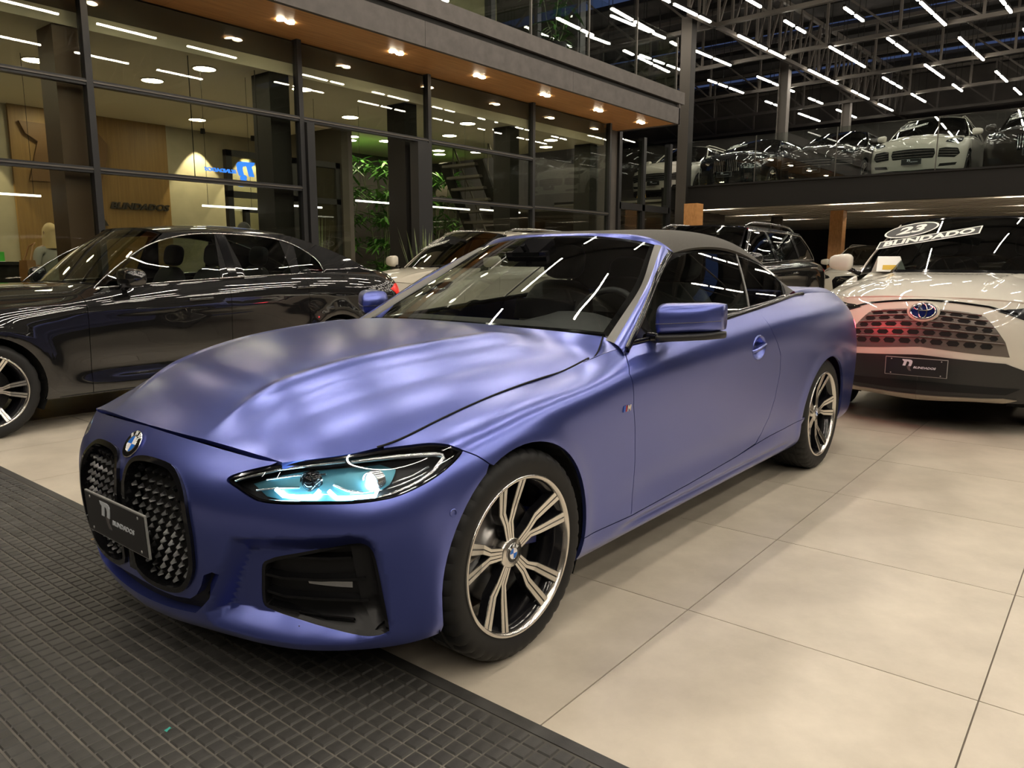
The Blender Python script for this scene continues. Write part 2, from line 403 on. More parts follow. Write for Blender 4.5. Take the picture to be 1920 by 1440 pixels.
# ---------------------------------------------------------------- body surfaces of the convertible (metres; x forward from the front axle, y to its left)
def _col(xs, ys, zs):
    f = lambda a: np.full(9, a) if np.isscalar(a) else np.array(a)
    return np.stack([f(xs), f(ys), f(zs)], 1)
BAND = np.array([
 _col([.735,.765,.768,.775,.783,.782,.765,.735,.695], 0,   [.160,.200,.28,.38,.48,.58,.645,.690,.730]),
 _col([.728,.758,.763,.772,.780,.779,.760,.728,.688], .15, [.165,.203,.28,.38,.48,.58,.643,.687,.724]),
 _col([.710,.738,.748,.762,.769,.766,.742,.708,.670], .30, [.178,.212,.285,.38,.48,.575,.635,.678,.715]),
 _col([.675,.700,.712,.728,.737,.733,.708,.680,.645], .44, [.178,.212,.285,.38,.48,.57,.628,.668,.704]),
 _col([.625,.648,.660,.675,.683,.680,.660,.640,.615], .57, [.174,.21,.285,.38,.48,.56,.62,.662,.698]),
 _col([.555,.575,.587,.600,.605,.600,.575,.545,.505], [.68,.69,.695,.70,.70,.695,.685,.670,.648], [.175,.21,.285,.38,.48,.56,.62,.665,.705]),
 _col([.455,.470,.480,.487,.490,.485,.465,.435,.400], [.785,.80,.808,.812,.815,.81,.79,.755,.705], [.18,.215,.29,.385,.48,.56,.62,.67,.716]),
 _col([.345,.350,.352,.355,.355,.350,.345,.325,.300], [.85,.865,.875,.882,.886,.882,.862,.815,.730], [.187,.222,.30,.39,.48,.57,.64,.695,.738]),
 _col(.20, [.85,.872,.885,.893,.898,.897,.885,.840,.735], [.19,.225,.30,.40,.50,.60,.675,.730,.762]),
 _col(0.0, [.85,.875,.888,.897,.903,.904,.893,.855,.740], [.19,.225,.31,.42,.53,.63,.71,.768,.799]),
 _col(-.22,[.85,.875,.885,.892,.897,.900,.892,.856,.740], [.19,.225,.315,.43,.55,.655,.735,.795,.824]),
 _col(-.45,[.85,.875,.878,.880,.886,.893,.890,.858,.742], [.19,.228,.32,.44,.56,.67,.755,.815,.842]),
 _col([-.72,-.72,-.72,-.72,-.72,-.715,-.705,-.69,-.68],[.848,.875,.874,.874,.880,.889,.889,.868,.78], [.19,.23,.32,.445,.57,.685,.775,.842,.900]),
 _col(-1.1,[.848,.876,.873,.872,.878,.888,.890,.874,.825], [.19,.23,.32,.45,.58,.70,.79,.86,.925]),
 _col(-1.5,[.848,.877,.874,.873,.879,.889,.892,.876,.825], [.19,.23,.32,.45,.585,.71,.805,.882,.953]),
 _col(-1.9,[.848,.878,.876,.876,.882,.893,.896,.880,.822], [.19,.23,.32,.45,.59,.72,.82,.905,.983]),
 _col(-2.3,[.850,.885,.887,.892,.900,.909,.909,.885,.810], [.19,.23,.32,.45,.60,.735,.845,.94,1.013]),
 _col(-2.6,[.850,.885,.896,.908,.917,.923,.918,.885,.790], [.19,.235,.33,.46,.61,.745,.86,.96,1.037]),
 _col(-2.85,[.85,.885,.900,.914,.923,.926,.917,.875,.775], [.20,.24,.34,.47,.62,.75,.865,.968,1.043]),
 _col(-3.1,[.850,.885,.900,.912,.921,.923,.912,.865,.765], [.205,.245,.345,.47,.62,.75,.862,.965,1.04]),
 _col(-3.35,[.845,.88,.892,.902,.910,.910,.895,.845,.745], [.21,.25,.35,.47,.615,.74,.85,.95,1.03]),
 _col([-3.54,-3.57,-3.59,-3.60,-3.61,-3.60,-3.58,-3.56,-3.55],[.83,.855,.86,.865,.868,.862,.845,.80,.715],[.215,.255,.35,.47,.61,.73,.84,.935,1.02]),
 _col([-3.68,-3.73,-3.76,-3.775,-3.785,-3.785,-3.775,-3.75,-3.70],[.75,.765,.77,.775,.775,.765,.745,.70,.63],[.22,.26,.36,.48,.61,.72,.83,.925,1.01]),
 _col([-3.76,-3.83,-3.865,-3.88,-3.89,-3.89,-3.885,-3.87,-3.81],.48,[.22,.26,.36,.48,.61,.72,.83,.925,1.01]),
 _col([-3.78,-3.85,-3.885,-3.90,-3.91,-3.91,-3.905,-3.89,-3.83],.24,[.22,.26,.36,.48,.61,.72,.83,.925,1.012]),
 _col([-3.785,-3.855,-3.89,-3.905,-3.915,-3.915,-3.91,-3.895,-3.835],0,[.22,.26,.36,.48,.61,.72,.83,.925,1.013]),
])
def _rows(F, n, rows):
    """rows: ((xc,zc),(xe,ye,ze)[,n]) centre to edge"""
    out = []
    for r in rows:
        (xc, zc), (xe, ye, ze) = r[0], r[1]; nn = r[2] if len(r) > 2 else n; xp = r[3] if len(r) > 3 else 2.2
        out.append([(xc+(xe-xc)*f**xp, ye*f, ze+(zc-ze)*(1-f**nn)) for f in F])
    return np.moveaxis(np.array(out), 0, 1)       # [u across][v along]
HOOD = _rows((0,.2,.4,.6,.8,.92,1), 3., [
 ((.695,.730),(.615,.575,.698)), ((.60,0.7886),(.505,.648,.705)), ((.46,0.8416),(.385,.712,.719)), ((.29,0.886),(.24,.731,.751)),
 ((.09,0.9188),(.06,.737,.789)), ((-.13,0.938),(-.14,.738,.817)), ((-.34,0.9512),(-.36,.738,.836)), ((-.48,0.9576),(-.55,.735,.850)),
 ((-.55,.962),(-.67,.718,.872)), ((-.60,.966),(-.765,.685,.938))])
WIND = _rows((0,.25,.5,.75,.9,1), 3., [
 ((-.60,.955),(-.775,.705,.940)), ((-.80,1.075),(-.95,.675,1.032)), ((-1.02,1.187),(-1.14,.635,1.122)), ((-1.24,1.288),(-1.31,.572,1.228)), ((-1.385,1.348),(-1.438,.525,1.300))])
TOP = _rows((0,.2,.4,.6,.75,.87,.95,1), 7., [
 ((-1.41,1.352),(-1.485,.598,1.262)), ((-1.56,1.374),(-1.63,.600,1.284)), ((-1.8,1.386),(-1.86,.601,1.295)), ((-2.05,1.383),(-2.08,.603,1.287)),
 ((-2.32,1.360),(-2.29,.612,1.255),7.,3), ((-2.58,1.307),(-2.45,.632,1.205),6.5,4), ((-2.80,1.226),(-2.53,.672,1.138),5.5,5), ((-2.99,1.135),(-2.535,.730,1.075),4.6,6), ((-3.12,1.062),(-2.47,.785,1.032),4.,7)])
PILLAR = [(-.735,.812,.898), (-.94,.757,1.014), (-1.19,.680,1.157), (-1.33,.633,1.218), (-1.44,.602,1.258)]
def hood_disp(p, u, v, n, A=.034, w=.18):
    x, y = p[:, 0], np.abs(p[:, 1])
    yr = smooth_tab(x, [-.75,-.45,-.2,.1,.35,.52,.7], [.47,.46,.44,.40,.35,.31,.28], .06)     # edge of the raised centre
    fade = sstep(.70,.42,x)*sstep(-.66,-.36,x); d = y-yr
    a = A*(1-sstep(-.012,w,d))+.007*np.exp(-(d/.022)**2)-.003*np.exp(-((d-.06)/.03)**2)
    return np.stack([0*x, 0*x, fade*a], 1)
def hood_disp_soft(p, u, v, n): return hood_disp(p, u, v, n, .010, .12)
def SZ(p): return np.stack([np.abs(p[:, 1])-p[:, 0]+.78, p[:, 2]], 1)      # unrolled (distance round the body, height)
RECESS = [(.548,.500),(.75,.512),(.995,.524),(1.05,.517),(1.09,.494),(1.108,.44),(1.135,.26),(1.115,.225),(1.0,.206),(.80,.200),(.6,.202),(.43,.212),(.395,.25),(.47,.38)]
def band_disp(p, u, v, n):
    q = SZ(p); ins = inside(RECESS, q); d = np.zeros(len(q))
    if ins.any():
        k = seg_dist(RECESS, q[ins]); d[ins] = -.058*np.minimum(k/.055, 1)
    # lower flank: hollow over the sill
    x, z = p[:, 0], p[:, 2]
    f = sstep(-.5,-.9,x)*sstep(-2.35,-2.0,x)*(p[:, 1] > .5)
    d += f*(-.010*np.exp(-((z-.36)/.06)**2))
    g2 = sstep(-.55,-.8,x)*sstep(-2.40,-2.25,x)*(p[:, 1] > .5); d += g2*(-.016*np.exp(-((z-.232)/.018)**2))
    # flared lips of the arches
    for cx, cz, r in ((-.015,.335,.348), (-2.845,.325,.352)):
        rr = np.hypot(x-cx, z-cz); g = (p[:, 1] > .7)*sstep(.16,.30,z)
        d += g*.007*np.exp(-((rr-r)/.045)**2)
    return n*d[:, None]
def front_arch(n=40): return [(-.015+.348*math.cos(a), .335+.348*math.sin(a)) for a in np.linspace(-.45, math.pi+.47, n)]
def rear_arch(n=40): return [(-2.845+.352*math.cos(a), .325+.352*math.sin(a)) for a in np.linspace(-.40, math.pi+.42, n)]
# ================================================================ the blue convertible
HEAD = [(.53,.642),(.536,.652),(.564,.661),(.64,.678),(.729,.693),(.825,.701),(.974,.708),(1.112,.715),(1.21,.719),(1.285,.722),(1.345,.719),(1.385,.712),(1.419,.702),(1.404,.689),(1.363,.668),(1.304,.646),(1.237,.627),(1.166,.612),(1.097,.605),(1.004,.601),(.865,.601),(.738,.600),(.664,.603),(.624,.612),(.575,.628)]
KID = [(.022,.45),(.014,.560),(.020,.592),(.038,.627),(.066,.649),(.100,.659),(.152,.664),(.219,.663),(.278,.657),(.314,.641),(.341,.617),(.359,.588),(.372,.531),(.381,.480),(.381,.427),(.377,.389),(.358,.351),(.327,.317),(.292,.297),(.238,.286),(.169,.282),(.112,.286),(.066,.300),(.036,.330)]
FOG = [(.633,.356),(.642,.406),(.674,.424),(.74,.441),(.988,.483),(1.038,.486),(1.063,.477),(1.087,.441),(1.127,.256),(1.122,.239),(1.093,.227),(1.016,.225),(.924,.236),(.767,.254),(.679,.264),(.634,.276),(.628,.313)]
LOWI = [(0,.221),(.093,.221),(.22,.228),(.345,.240),(.42,.30),(.476,.382),(.452,.386),(.412,.370),(.395,.335),(.365,.300),(.330,.280),(.25,.270),(.17,.268),(.09,.270),(0,.273)]
DOORF = [(2.328,.895),(2.305,.821),(2.33,.70),(2.352,.60),(2.362,.50),(2.360,.38),(2.345,.270)]
DOORB = [(2.345,.270),(2.55,.275),(2.804,.282),(3.34,.303),(3.56,.322),(3.637,.362)]
DOORR = [(3.637,.362),(3.704,.432),(3.765,.53),(3.797,.65),(3.784,.753),(3.675,.870),(3.563,.977)]
SILLR = [(3.56,.318),(3.75,.330),(4.0,.345),(4.25,.360)]
BSEAM = [(1.42,.701),(1.473,.684),(1.527,.655)]
def wheel_parts(root, mats, R=.331, W=.225, rim=.248, phase=-11, kind='twin', face=.0, caliper=None, ns=5, seg=168):
    """wheel around the local y axis, outer side +y, plane y=0 is the outer tyre wall"""
    T, RB, MC = mats
    y0 = -W
    prof = [(rim-.012,-.018),(rim+.006,-.004),(rim+.022,0),(R-.040,.002),(R-.022,-.004),(R-.008,-.016),(R-.002,-.030)]
    gr = [-.062,-.098,-.134,-.170]
    for g in gr: prof += [(R,g+.009),(R-.007,g+.005),(R-.007,g-.005),(R,g-.009)]
    prof += [(R-.002,y0+.030),(R-.008,y0+.016),(R-.022,y0+.004),(R-.04,y0),(rim+.02,y0),(rim-.012,y0+.018)]
    m = MB().lathe(prof, seg, 'y'); n = len(prof); sh = (4,5,6,7)
    vv = m.v
    for k in range(seg):                        # shoulder sipes
        if k % 4 == 0:
            for i in sh+tuple(n-1-q for q in sh):
                x, y, z = vv[k*n+i]; r = math.hypot(x, z); f = (r-.0055)/r; vv[k*n+i] = (x*f, y, z*f)
    autosmooth(m.build('tyre', T, root, True), 28)
    b = MB().lathe([(rim-.004,-.012),(rim-.020,-.024),(rim-.028,-.05),(rim-.035,-.11),(rim-.028,y0+.03),(rim,y0+.012)], seg, 'y')
    b.build('rim_barrel', RB, root, True)
    l = MB().lathe([(rim+.004,-.010),(rim+.005,-.003),(rim+.001,.001),(rim-.006,-.001),(rim-.010,-.010),(rim-.012,-.02)], seg, 'y')
    l.build('rim_lip', MC, root, True)
    return root
def spoke_mesh_twin(name, rim, mats, yin, yout):
    """one V spoke pointing to +z: black body, two bright arms each with a dark groove"""
    RB, MC = mats; body = MB(); face = MB()
    def arm(sg):
        c = [(sg*.009,.036),(sg*.012,.100),(sg*.028,.142),(sg*.047,rim-.008)]        # centre line (x, z)
        w = [.0080,.0110,.0140,.0175]
        return c, w
    for sg in (-1, 1):
        c, w = arm(sg)
        for lo, hi, dep, mb in ((-1.15,1.15,0,body),(-1,-.16,.0022,face),(.16,1,.0022,face)):
            P = []
            for (x, z), ww in zip(c, w):
                t = max(0, z-.036)/(rim-.044); y = yin+(yout-yin)*t**1.2-.012*math.sin(math.pi*t)+dep
                P.append(((x+lo*ww, y, z), (x+hi*ww, y, z), (x+hi*ww*1.05, y-(.03 if mb is body else .0022), z), (x+lo*ww*1.05, y-(.03 if mb is body else .0022), z)))
            v = [q for s in P for q in s]; f = []
            for i in range(len(P)-1):
                for k in range(4): f.append((i*4+k, i*4+(k+1) % 4, i*4+4+(k+1) % 4, i*4+4+k))
            f += [(3,2,1,0), tuple(len(v)-4+k for k in range(4))]
            mb.add(v, f)
    return body.mesh(name+'_body', RB), face.mesh(name+'_face', MC)
def fix_normals(me):
    bm = bmesh.new(); bm.from_mesh(me); bmesh.ops.recalc_face_normals(bm, faces=bm.faces[:]); bm.to_mesh(me); bm.free(); return me
def roundel(parent, loc, x, y, r, thick=.004):
    """blue and white quartered badge; local x right, y up, facing z"""
    e = empty('emblem', parent=parent); frame_mat(e, x, y, loc)
    MB().lathe([(0.001,0),(r*.98,0),(r,thick*.5),(r*.97,thick),(r*.93,thick*1.1)], 40, 'z').build('badge_rim', M['chrome'], e, True)
    MB().lathe([(r*.93,thick*1.05),(r*.60,thick*1.15)], 40, 'z').build('badge_ring', M['gloss_black'], e, True)
    MB().lathe([(r*.61,thick*1.1),(r*.605,thick*1.5),(r*.57,thick*1.5),(r*.56,thick*1.1)], 40, 'z').build('badge_inner_rim', M['chrome'], e, True)
    for k in range(4):
        a = np.linspace(k*math.pi/2, (k+1)*math.pi/2, 9)
        v = [(0, 0, thick*1.25)]+[(r*.57*math.cos(t), r*.57*math.sin(t), thick*1.25) for t in a]
        mk('badge_quarter', v, [(0, i, i+1) for i in range(1, 9)], M['blue_enamel'] if k % 2 else M['white'], e)
    for ch, a in (('B', 130), ('M', 90), ('W', 50)):
        t = math.radians(a); o = inst('badge_letter', text_mesh('badge_letter', ch, r*.42, .0004, M['white'], 0, .0006), e)
        o.location = (r*.77*math.cos(t), r*.77*math.sin(t), thick*1.3); o.rotation_euler = (0, 0, t-math.pi/2)
    return e
RLOGO_A = [(-.02,1.0),(.70,1.0),(.90,.96),(1.0,.84),(.98,.62),(.88,.30),(.60,.30),(.68,.60),(.66,.74),(.56,.79),(.46,.79),(.32,.30),(.04,.30),(.17,.78),(.04,.86)]
RLOGO_B = [(.56,.36),(.84,.24),(.78,.06),(.94,-.22),(.70,-.22),(.52,.04),(.46,.28)]
def logo_pair(parent, size, depth, ma, mb_, mt, tsize=.42, tx=.62, ty=-.16, text='BLINDADOS', z=0., name='logo'):
    """slanted R mark with small lettering to its lower right, drawn in the local xy plane"""
    a = MB().prism([((x-.5)*size, (y-.4)*size) for x, y in RLOGO_A], z, z+depth).build(name+'_mark', ma, parent)
    MB().prism([((x-.5)*size, (y-.4)*size) for x, y in RLOGO_B], z, z+depth).build(name+'_tail', mb_, parent)
    if text:
        t = inst(name+'_lettering', text_mesh(name+'_lettering', text, size*tsize, depth, mt, .25, size*tsize*.03, 1.25), parent)
        bb = [v.co.x for v in t.data.vertices]; t.location = (tx*size-min(bb), ty*size, z+depth/2)
    return a
def plate(parent, loc, x, y, w=.40, h=.13, bigs=.066):
    e = empty('number_plate', parent=parent); frame_mat(e, x, y, loc)
    MB().box((0,0,0), (w,h,.006)).build('plate_rim', M['plate_edge'], e)
    MB().box((0,0,.0035), (w-.008,h-.008,.003)).build('plate_face', M['plate_black'], e)
    g = empty('plate_logo', (-.055, .012, .005), parent=e)
    logo_pair(g, bigs, .0012, M['logo_silver'], M['logo_grey'], M['logo_silver'], .31, .60, -.22)
    for sx, sy in ((-.8,.78),(.8,.78),(-.8,-.78),(.8,-.78)):
        MB().lathe([(.0005,.006),(.004,.006),(.005,.004)], 10, 'z', (sx*w/2, sy*h/2, 0)).build('screw', M['plate_edge'], e)
    return e
def build_convertible():
    root = empty('convertible_car', (1.7355, 2.2549, 0), math.pi-.0082)
    tag(root, 'satin blue convertible with a black fabric roof and lit headlamps, nearest the camera', 'car')
    P = M['paint_blue']
    band = Surf(BAND, disp=band_disp); hood = Surf(HOOD, disp=hood_disp); wind = Surf(WIND); top = Surf(TOP)
    I = lambda pts, lim=(0, 13, 0, 8): [tuple(q) for q in band.inv(pts, SZ, lim=lim)]
    IX = lambda pts, lim: [tuple(q) for q in band.inv(pts, XZ, lim=lim)]
    HS = smooth_poly(HEAD, 3, keep=(12,)); head = I(HS); kid = I(smooth_poly(KID, 2), (0, 5, 0, 8)); fog = I(smooth_poly(FOG, 3), (2, 9, 0, 8)); lowi = I(LOWI, (0, 5, 0, 8)); bseam = I(BSEAM, (6, 12, 0, 8))
    arch = IX([q for q in front_arch() if q[1] > .2], (6, 13, 0, 8)); rarch = IX([q for q in rear_arch() if q[1] > .2], (15, 22, 0, 8))
    arch = [(u, v) for u, v in arch]                    # from rear (u large) ... starts at angle ~0 = front side (x>0)
    # front_arch starts at the front lower side (x positive) and runs over the top to the rear
    df = I(DOORF, (9, 15, 0, 8)); db = I(DOORB, (9, 18, 0, 8)); dr = I(DOORR, (14, 18, 0, 8)); sr = I(SILLR, (14, 19, 0, 8))
    it = 36; i5 = 12; i8 = 21
    af = arch[0]; k = int(np.argmin([math.hypot(u-bseam[-1][0], v-bseam[-1][1]) for u, v in arch]))
    seam_top = [(u, 8.) for u in np.linspace(head[i5][0], 0, 14)]
    bumper = [(u, 0.) for u in np.linspace(0, af[0], 24)]+arch[:k]+bseam[::-1]+head[it+1:]+head[:i5]+seam_top
    kid_out = kid
    # lower centre opening is symmetric: give it as part of the outline at the centre line
    cz = lambda z: band.inv([(0, z)], lambda p: np.stack([p[:, 1], p[:, 2]], 1), lim=(0, 1, 0, 8))[0][1]
    lw = [(max(u, 0), v) for u, v in lowi]; lw[0] = (0., lw[0][1]); lw[-1] = (0., lw[-1][1])
    bumper = bumper[:-1]+[(0., 8.), (0., lw[-1][1])]+lw[::-1][1:-1]+[(0., lw[0][1])]
    rl = [q for q in I(resample(RECESS, .03, .03), (1, 9, 0, 8))]
    panel('front_bumper', band, bumper, P, root, holes=[kid, fog], su=.08, sv=.08, sides='LR', skirt=.03, lines=[rl])
    # the same ring behind, dark, closes the openings
    MB().bb((.65,-.34,.24),(.60,.34,.62)).build('bumper_core', M['dark_void'], root)
    for sd in 'LR':
        s = 1 if sd == 'L' else -1
        # ---- kidney: frame, mesh
        inner = shrink_uv(band, resample(kid, .12, .12), .016)
        panel('grille_frame', band, kid, M['gloss_black'], root, holes=[inner], su=.12, sv=.12, gap=.0005, off=.010, skirt=.045, sides=sd, open_centre=False)
        panel('grille_backing', band, kid, M['dark_void'], root, su=.3, sv=.3, gap=.004, off=-.05, skirt=0, sides=sd)
        st = MB(); c0, c1 = .0, .42
        for r in range(18):
            for c in range(14):
                zc = .660-.0290*r; sc = c*.043+(.0215 if r % 2 else 0)+.02
                q = np.array([(sc, zc)])
                if not inside(KID, q)[0] or seg_dist(KID, q)[0] < .020: continue
                uv = band.inv(q, SZ, lim=(0, 4, 0, 8)); p, n = band.ev(uv[:, 0], uv[:, 1]); p = p[0]; n = n[0]
                t = np.cross([0, 0, 1], n); t /= np.linalg.norm(t); up = np.cross(n, t)
                a = p-n*.020; V = [a+t*.0115, a+up*.0125, a-t*.0115, a-up*.0125, p-n*.006+t*.0045-up*.003, p-n*.006+up*.003, p-n*.006-t*.0045-up*.003, p-n*.009-up*.007]
                V = [(x, y*s, z) for x, y, z in V]; F = [(0,1,5,4),(1,2,6,5),(2,3,7,6),(3,0,4,7),(4,5,6,7)]
                st.add(V, F if s > 0 else [f[::-1] for f in F])
        tag(st.build('grille_mesh', M['grille_black'], root), kind='stuff')
        # ---- headlamp
        e = empty('headlamp', parent=root)
        panel('lamp_housing', band, head, M['black_plastic'], e, su=.16, sv=.16, gap=.003, off=-.048, skirt=0, sides=sd)
        hin = shrink_uv(band, resample(head, .12, .12), .008)
        panel('lamp_bezel', band, head, M['gloss_black'], e, holes=[hin], su=.12, sv=.12, gap=.002, off=-.004, skirt=.045, sides=sd)
        panel('lamp_lens', band, head, M['lens'], e, su=.12, sv=.12, gap=.002, off=-.0005, skirt=0, sides=sd)
        def on(pts, off):
            uv = band.inv(pts, SZ, lim=(2, 10, 3, 8)); p, n = band.ev(uv[:, 0], uv[:, 1]); p = p+n*off; p[:, 1] *= s; n[:, 1] *= s; return p, n
        inner = [(.60,.650),(.70,.674),(.83,.690),(.98,.697),(1.10,.702),(1.16,.690),(1.14,.655),(1.08,.632),(.98,.612),(.86,.609),(.74,.609),(.66,.618)]
        panel('lamp_reflector', band, I(inner, (2, 10, 3, 8)), M['lamp_glow_tint'], e, su=.16, sv=.16, gap=0, off=-.040, skirt=0, sides=sd)
        for pts in ([(.711,.637),(.741,.621),(.80,.620),(.859,.622),(.881,.638)], [(.914,.636),(.943,.619),(1.01,.619),(1.087,.621),(1.095,.639)]):
            q, _ = on(pts, -.022); MB().tube(q, .0055, 8).build('daytime_light', M['drl'], e, True)
        q, _ = on([(.62,.606),(.74,.606),(.90,.607),(1.05,.609),(1.14,.617),(1.22,.634)], -.026); MB().tube(q, .0035, 6).build('light_guide', M['lamp_silver'], e, True)
        q, _ = on([(.55,.648),(.60,.660),(.72,.683),(.84,.692),(.97,.698)], -.012); MB().tube(q, .004, 6).build('upper_trim', M['lamp_silver'], e, True)
        q, _ = on([(.99,.699),(1.08,.703),(1.16,.706),(1.235,.708),(1.31,.708),(1.342,.703),(1.348,.695),(1.309,.667),(1.26,.648),(1.213,.635),(1.15,.622),(1.096,.614)], -.018)
        MB().tube(q, [.005,.006,.0065,.007,.008,.008,.008,.007,.0065,.006,.005,.004], 8).build('light_hook', M['lamp_silver'], e, True)
        for (pt, r, lit) in (((1.075,.662),.026,True), ((.839,.663),.024,False)):
            q, n = on([pt], -.034); n = Vector(n[0]); c = Vector(q[0])
            fwd = Vector((1,.15*s,0)).normalized(); t = Vector((0,0,1)).cross(fwd).normalized(); up = fwd.cross(t)
            o = MB().lathe([(r*1.15,-.02),(r*1.12,.008),(r*1.0,.012),(r*.96,.006)], 24, 'z').build('projector_ring', M['lamp_silver'] if lit else M['gloss_black'], e, True)
            frame_mat(o, t, up, c)
            o = MB().lathe([(r*.96,.004),(r*.8,.012),(r*.5,.018),(.001,.020)], 24, 'z').build('projector_lens', M['beam'] if lit else M['gloss_black'], e, True)
            frame_mat(o, t, up, c)
            if lit:
                o.scale = (.62,.62,1)
                bk = MB().lathe([(r*.97,.003),(.001,.003)], 24, 'z').build('projector_bowl', M['lamp_silver'], e, True); frame_mat(bk, t, up, c)
        for a, b in (([(.62,.632),(.70,.640),(.80,.646)],.003), ([(.66,.662),(.78,.676),(.90,.681)],.003), ([(.93,.655),(.98,.640),(1.04,.634)],.004), ([(1.15,.655),(1.22,.668),(1.29,.688)],.004), ([(1.13,.640),(1.2,.652),(1.27,.668)],.003)):
            q, _ = on(a, -.034); MB().tube(q, b, 6).build('reflector_rib', M['lamp_silver'], e, True)
        # ---- side intake
        e = empty('side_intake', parent=root)
        panel('intake_panel', band, fog, M['black_plastic'], e, su=.14, sv=.14, gap=.001, off=-.030, skirt=0, sides=sd)
        fin = shrink_uv(band, resample(fog, .12, .12), .010)
        panel('intake_rim', band, fog, M['black_plastic'], e, holes=[fin], su=.12, sv=.12, gap=.0005, off=-.001, skirt=.03, sides=sd)
        for pts in ([(.69,.428),(.80,.434),(.90,.434),(.99,.436)], [(.648,.374),(.72,.368),(.868,.370),(.93,.372),(1.04,.372)], [(.648,.322),(.72,.312),(.88,.312),(1.05,.306)], [(.648,.276),(.72,.269),(.871,.264),(.99,.260)]):
            uv = band.inv(pts, SZ, lim=(2, 9, 0, 8)); p, n = band.ev(uv[:, 0], uv[:, 1]); V = []; F = []
            for i, (a, nn) in enumerate(zip(p, n)):
                for o_, dz in ((-.003,.004),(-.004,-.004),(-.03,-.007),(-.03,.007)):
                    w = a+nn*o_; V.append((w[0], w[1]*s, w[2]+dz))
            for i in range(len(p)-1):
                for k4 in range(4):
                    f = (i*4+k4, i*4+(k4+1) % 4, i*4+4+(k4+1) % 4, i*4+4+k4); F.append(f if s < 0 else f[::-1])
            mk('intake_blade', V, F, M['gloss_black'], e)
        uv = band.inv([(.806,.360),(.986,.356),(.985,.338),(.81,.348)], SZ, lim=(2, 9, 0, 8))
        panel('fog_lamp', band, [tuple(q) for q in uv], M['lamp_silver'], e, su=.2, sv=.2, gap=0, off=-.022, skirt=.006, sides=sd)
        # pillar blade at the outer end
        uv = band.inv([(.985,.470),(1.045,.476),(1.098,.26),(1.07,.240),(1.02,.30),(1.0,.40)], SZ, lim=(2, 9, 0, 8))
        panel('intake_fin', band, [tuple(q) for q in uv], M['black_plastic'], e, su=.15, sv=.15, gap=0, off=-.012, skirt=.018, sides=sd)
    panel('lower_grille', band, [(0, lw[0][1]-.1)]+[(u, v-.1) for u, v in lw[1:6]]+[(u, v+.1) for u, v in lw[6:-1]]+[(0, lw[-1][1]+.1)], M['black_plastic'], root, su=.2, sv=.2, gap=0, off=-.03, skirt=0, sides='LR')
    # ---- hood
    ho = [(0, 0), (6, 0), (6, 9), (0, 9)]
    panel('hood', hood, ho, P, root, su=.06, sv=.075, gap=.0045, off=.0, sides='LR', skirt=.02)
    he, hn = hood.ev(np.full(44, 6.), np.linspace(1.9, 9., 44)); bu = band.inv([(q[0], q[2]) for q in he], XZ, lim=(5.5, 12.5, 7, 8)); bp = band.ev(bu[:, 0], np.full(44, 8.))[0]
    for q, b, v in zip(he, bp, np.linspace(1.9, 9., 44)):
        if v < 7.3: q[1] = (q[1]+b[1])/2; q[2] = max(q[2], b[2])+.0012
    for s in (1, -1): MB().tube(he*[1, s, 1], .0032, 6).build('hood_gap_shade', M['dark_void'], root, True)  # dark strip added along the hood edge, stands for the shaded gap
    vz = lambda z: band.inv([(0, z)], lambda p: np.stack([p[:, 1], p[:, 2]], 1), lim=(0, 1, 0, 8))[0][1]
    panel('grille_divider', band, [(0, vz(.30)), (.12, vz(.30)), (.12, vz(.55)), (.05, vz(.575)), (0, vz(.58))], M['gloss_black'], root, su=.1, sv=.2, gap=0, off=.003, skirt=.01, sides='LR')
    # ---- flank panels
    for sd in 'LR':
        ve = [(u, 8.) for u in np.linspace(head[i8][0], df[0][0], 30)]
        kk = max(i for i, (u, v) in enumerate(arch))
        ar = IX([(-.015+.348*math.cos(a), .335+.348*math.sin(a)) for a in np.linspace(math.pi+.17, math.pi, 4)], (6, 13, 0, 8))
        zcut = .267
        archup = [q for q, g in zip(arch, [g for g in front_arch() if g[1] > .2])]
        over = [q for q, g in zip(archup, [g for g in front_arch() if g[1] > .2]) if g[0] < .05 or g[1] > .5]
        over = [q for q, g in zip(archup, [g for g in front_arch() if g[1] > .2]) if q[0] >= bseam[-1][0] and (g[0] > -.1 or g[1] > zcut)]
        fender = ve+df[1:]+over[::-1]+bseam[::-1]+head[i8:it][::-1]
        panel('fender', band, fender, P, root, su=.1, sv=.12, sides=sd)
        door = [(u, 8.) for u in np.linspace(df[0][0], dr[-1][0], 24)]+dr[::-1][1:]+db[::-1][1:]+df[::-1][1:-1]
        hc = band.inv([(3.503,.815)], SZ, lim=(14, 18, 4, 8))[0]; _, hu, hv = band._raw([hc[0]], [hc[1]]); hu = np.linalg.norm(hu); hv = np.linalg.norm(hv)
        hole = [(hc[0]+.056*1.32*math.cos(t)/hu, hc[1]+.056*math.sin(t)/hv) for t in np.linspace(0, 2*math.pi, 33)[:-1]]
        panel('door', band, door, P, root, holes=[hole], su=.1, sv=.12, sides=sd)
        low = [q for q, g in zip(archup, [g for g in front_arch() if g[1] > .2]) if g[0] < -.1 and g[1] <= zcut+.02]
        g0 = low[-1]; rlow = [q for q, g in zip(rarch, [g for g in rear_arch() if g[1] > .2]) if g[0] > -2.8 and g[1] < .36]
        sill = [(u, 0.) for u in np.linspace(g0[0], rlow[0][0], 30)]+rlow[1:]+sr[::-1]+db[::-1][2:]+low[:-1]
        panel('side_sill', band, sill, P, root, su=.1, sv=.12, sides=sd)
        rover = [q for q, g in zip(rarch, [g for g in rear_arch() if g[1] > .2]) if not (g[0] > -2.8 and g[1] < .36)]
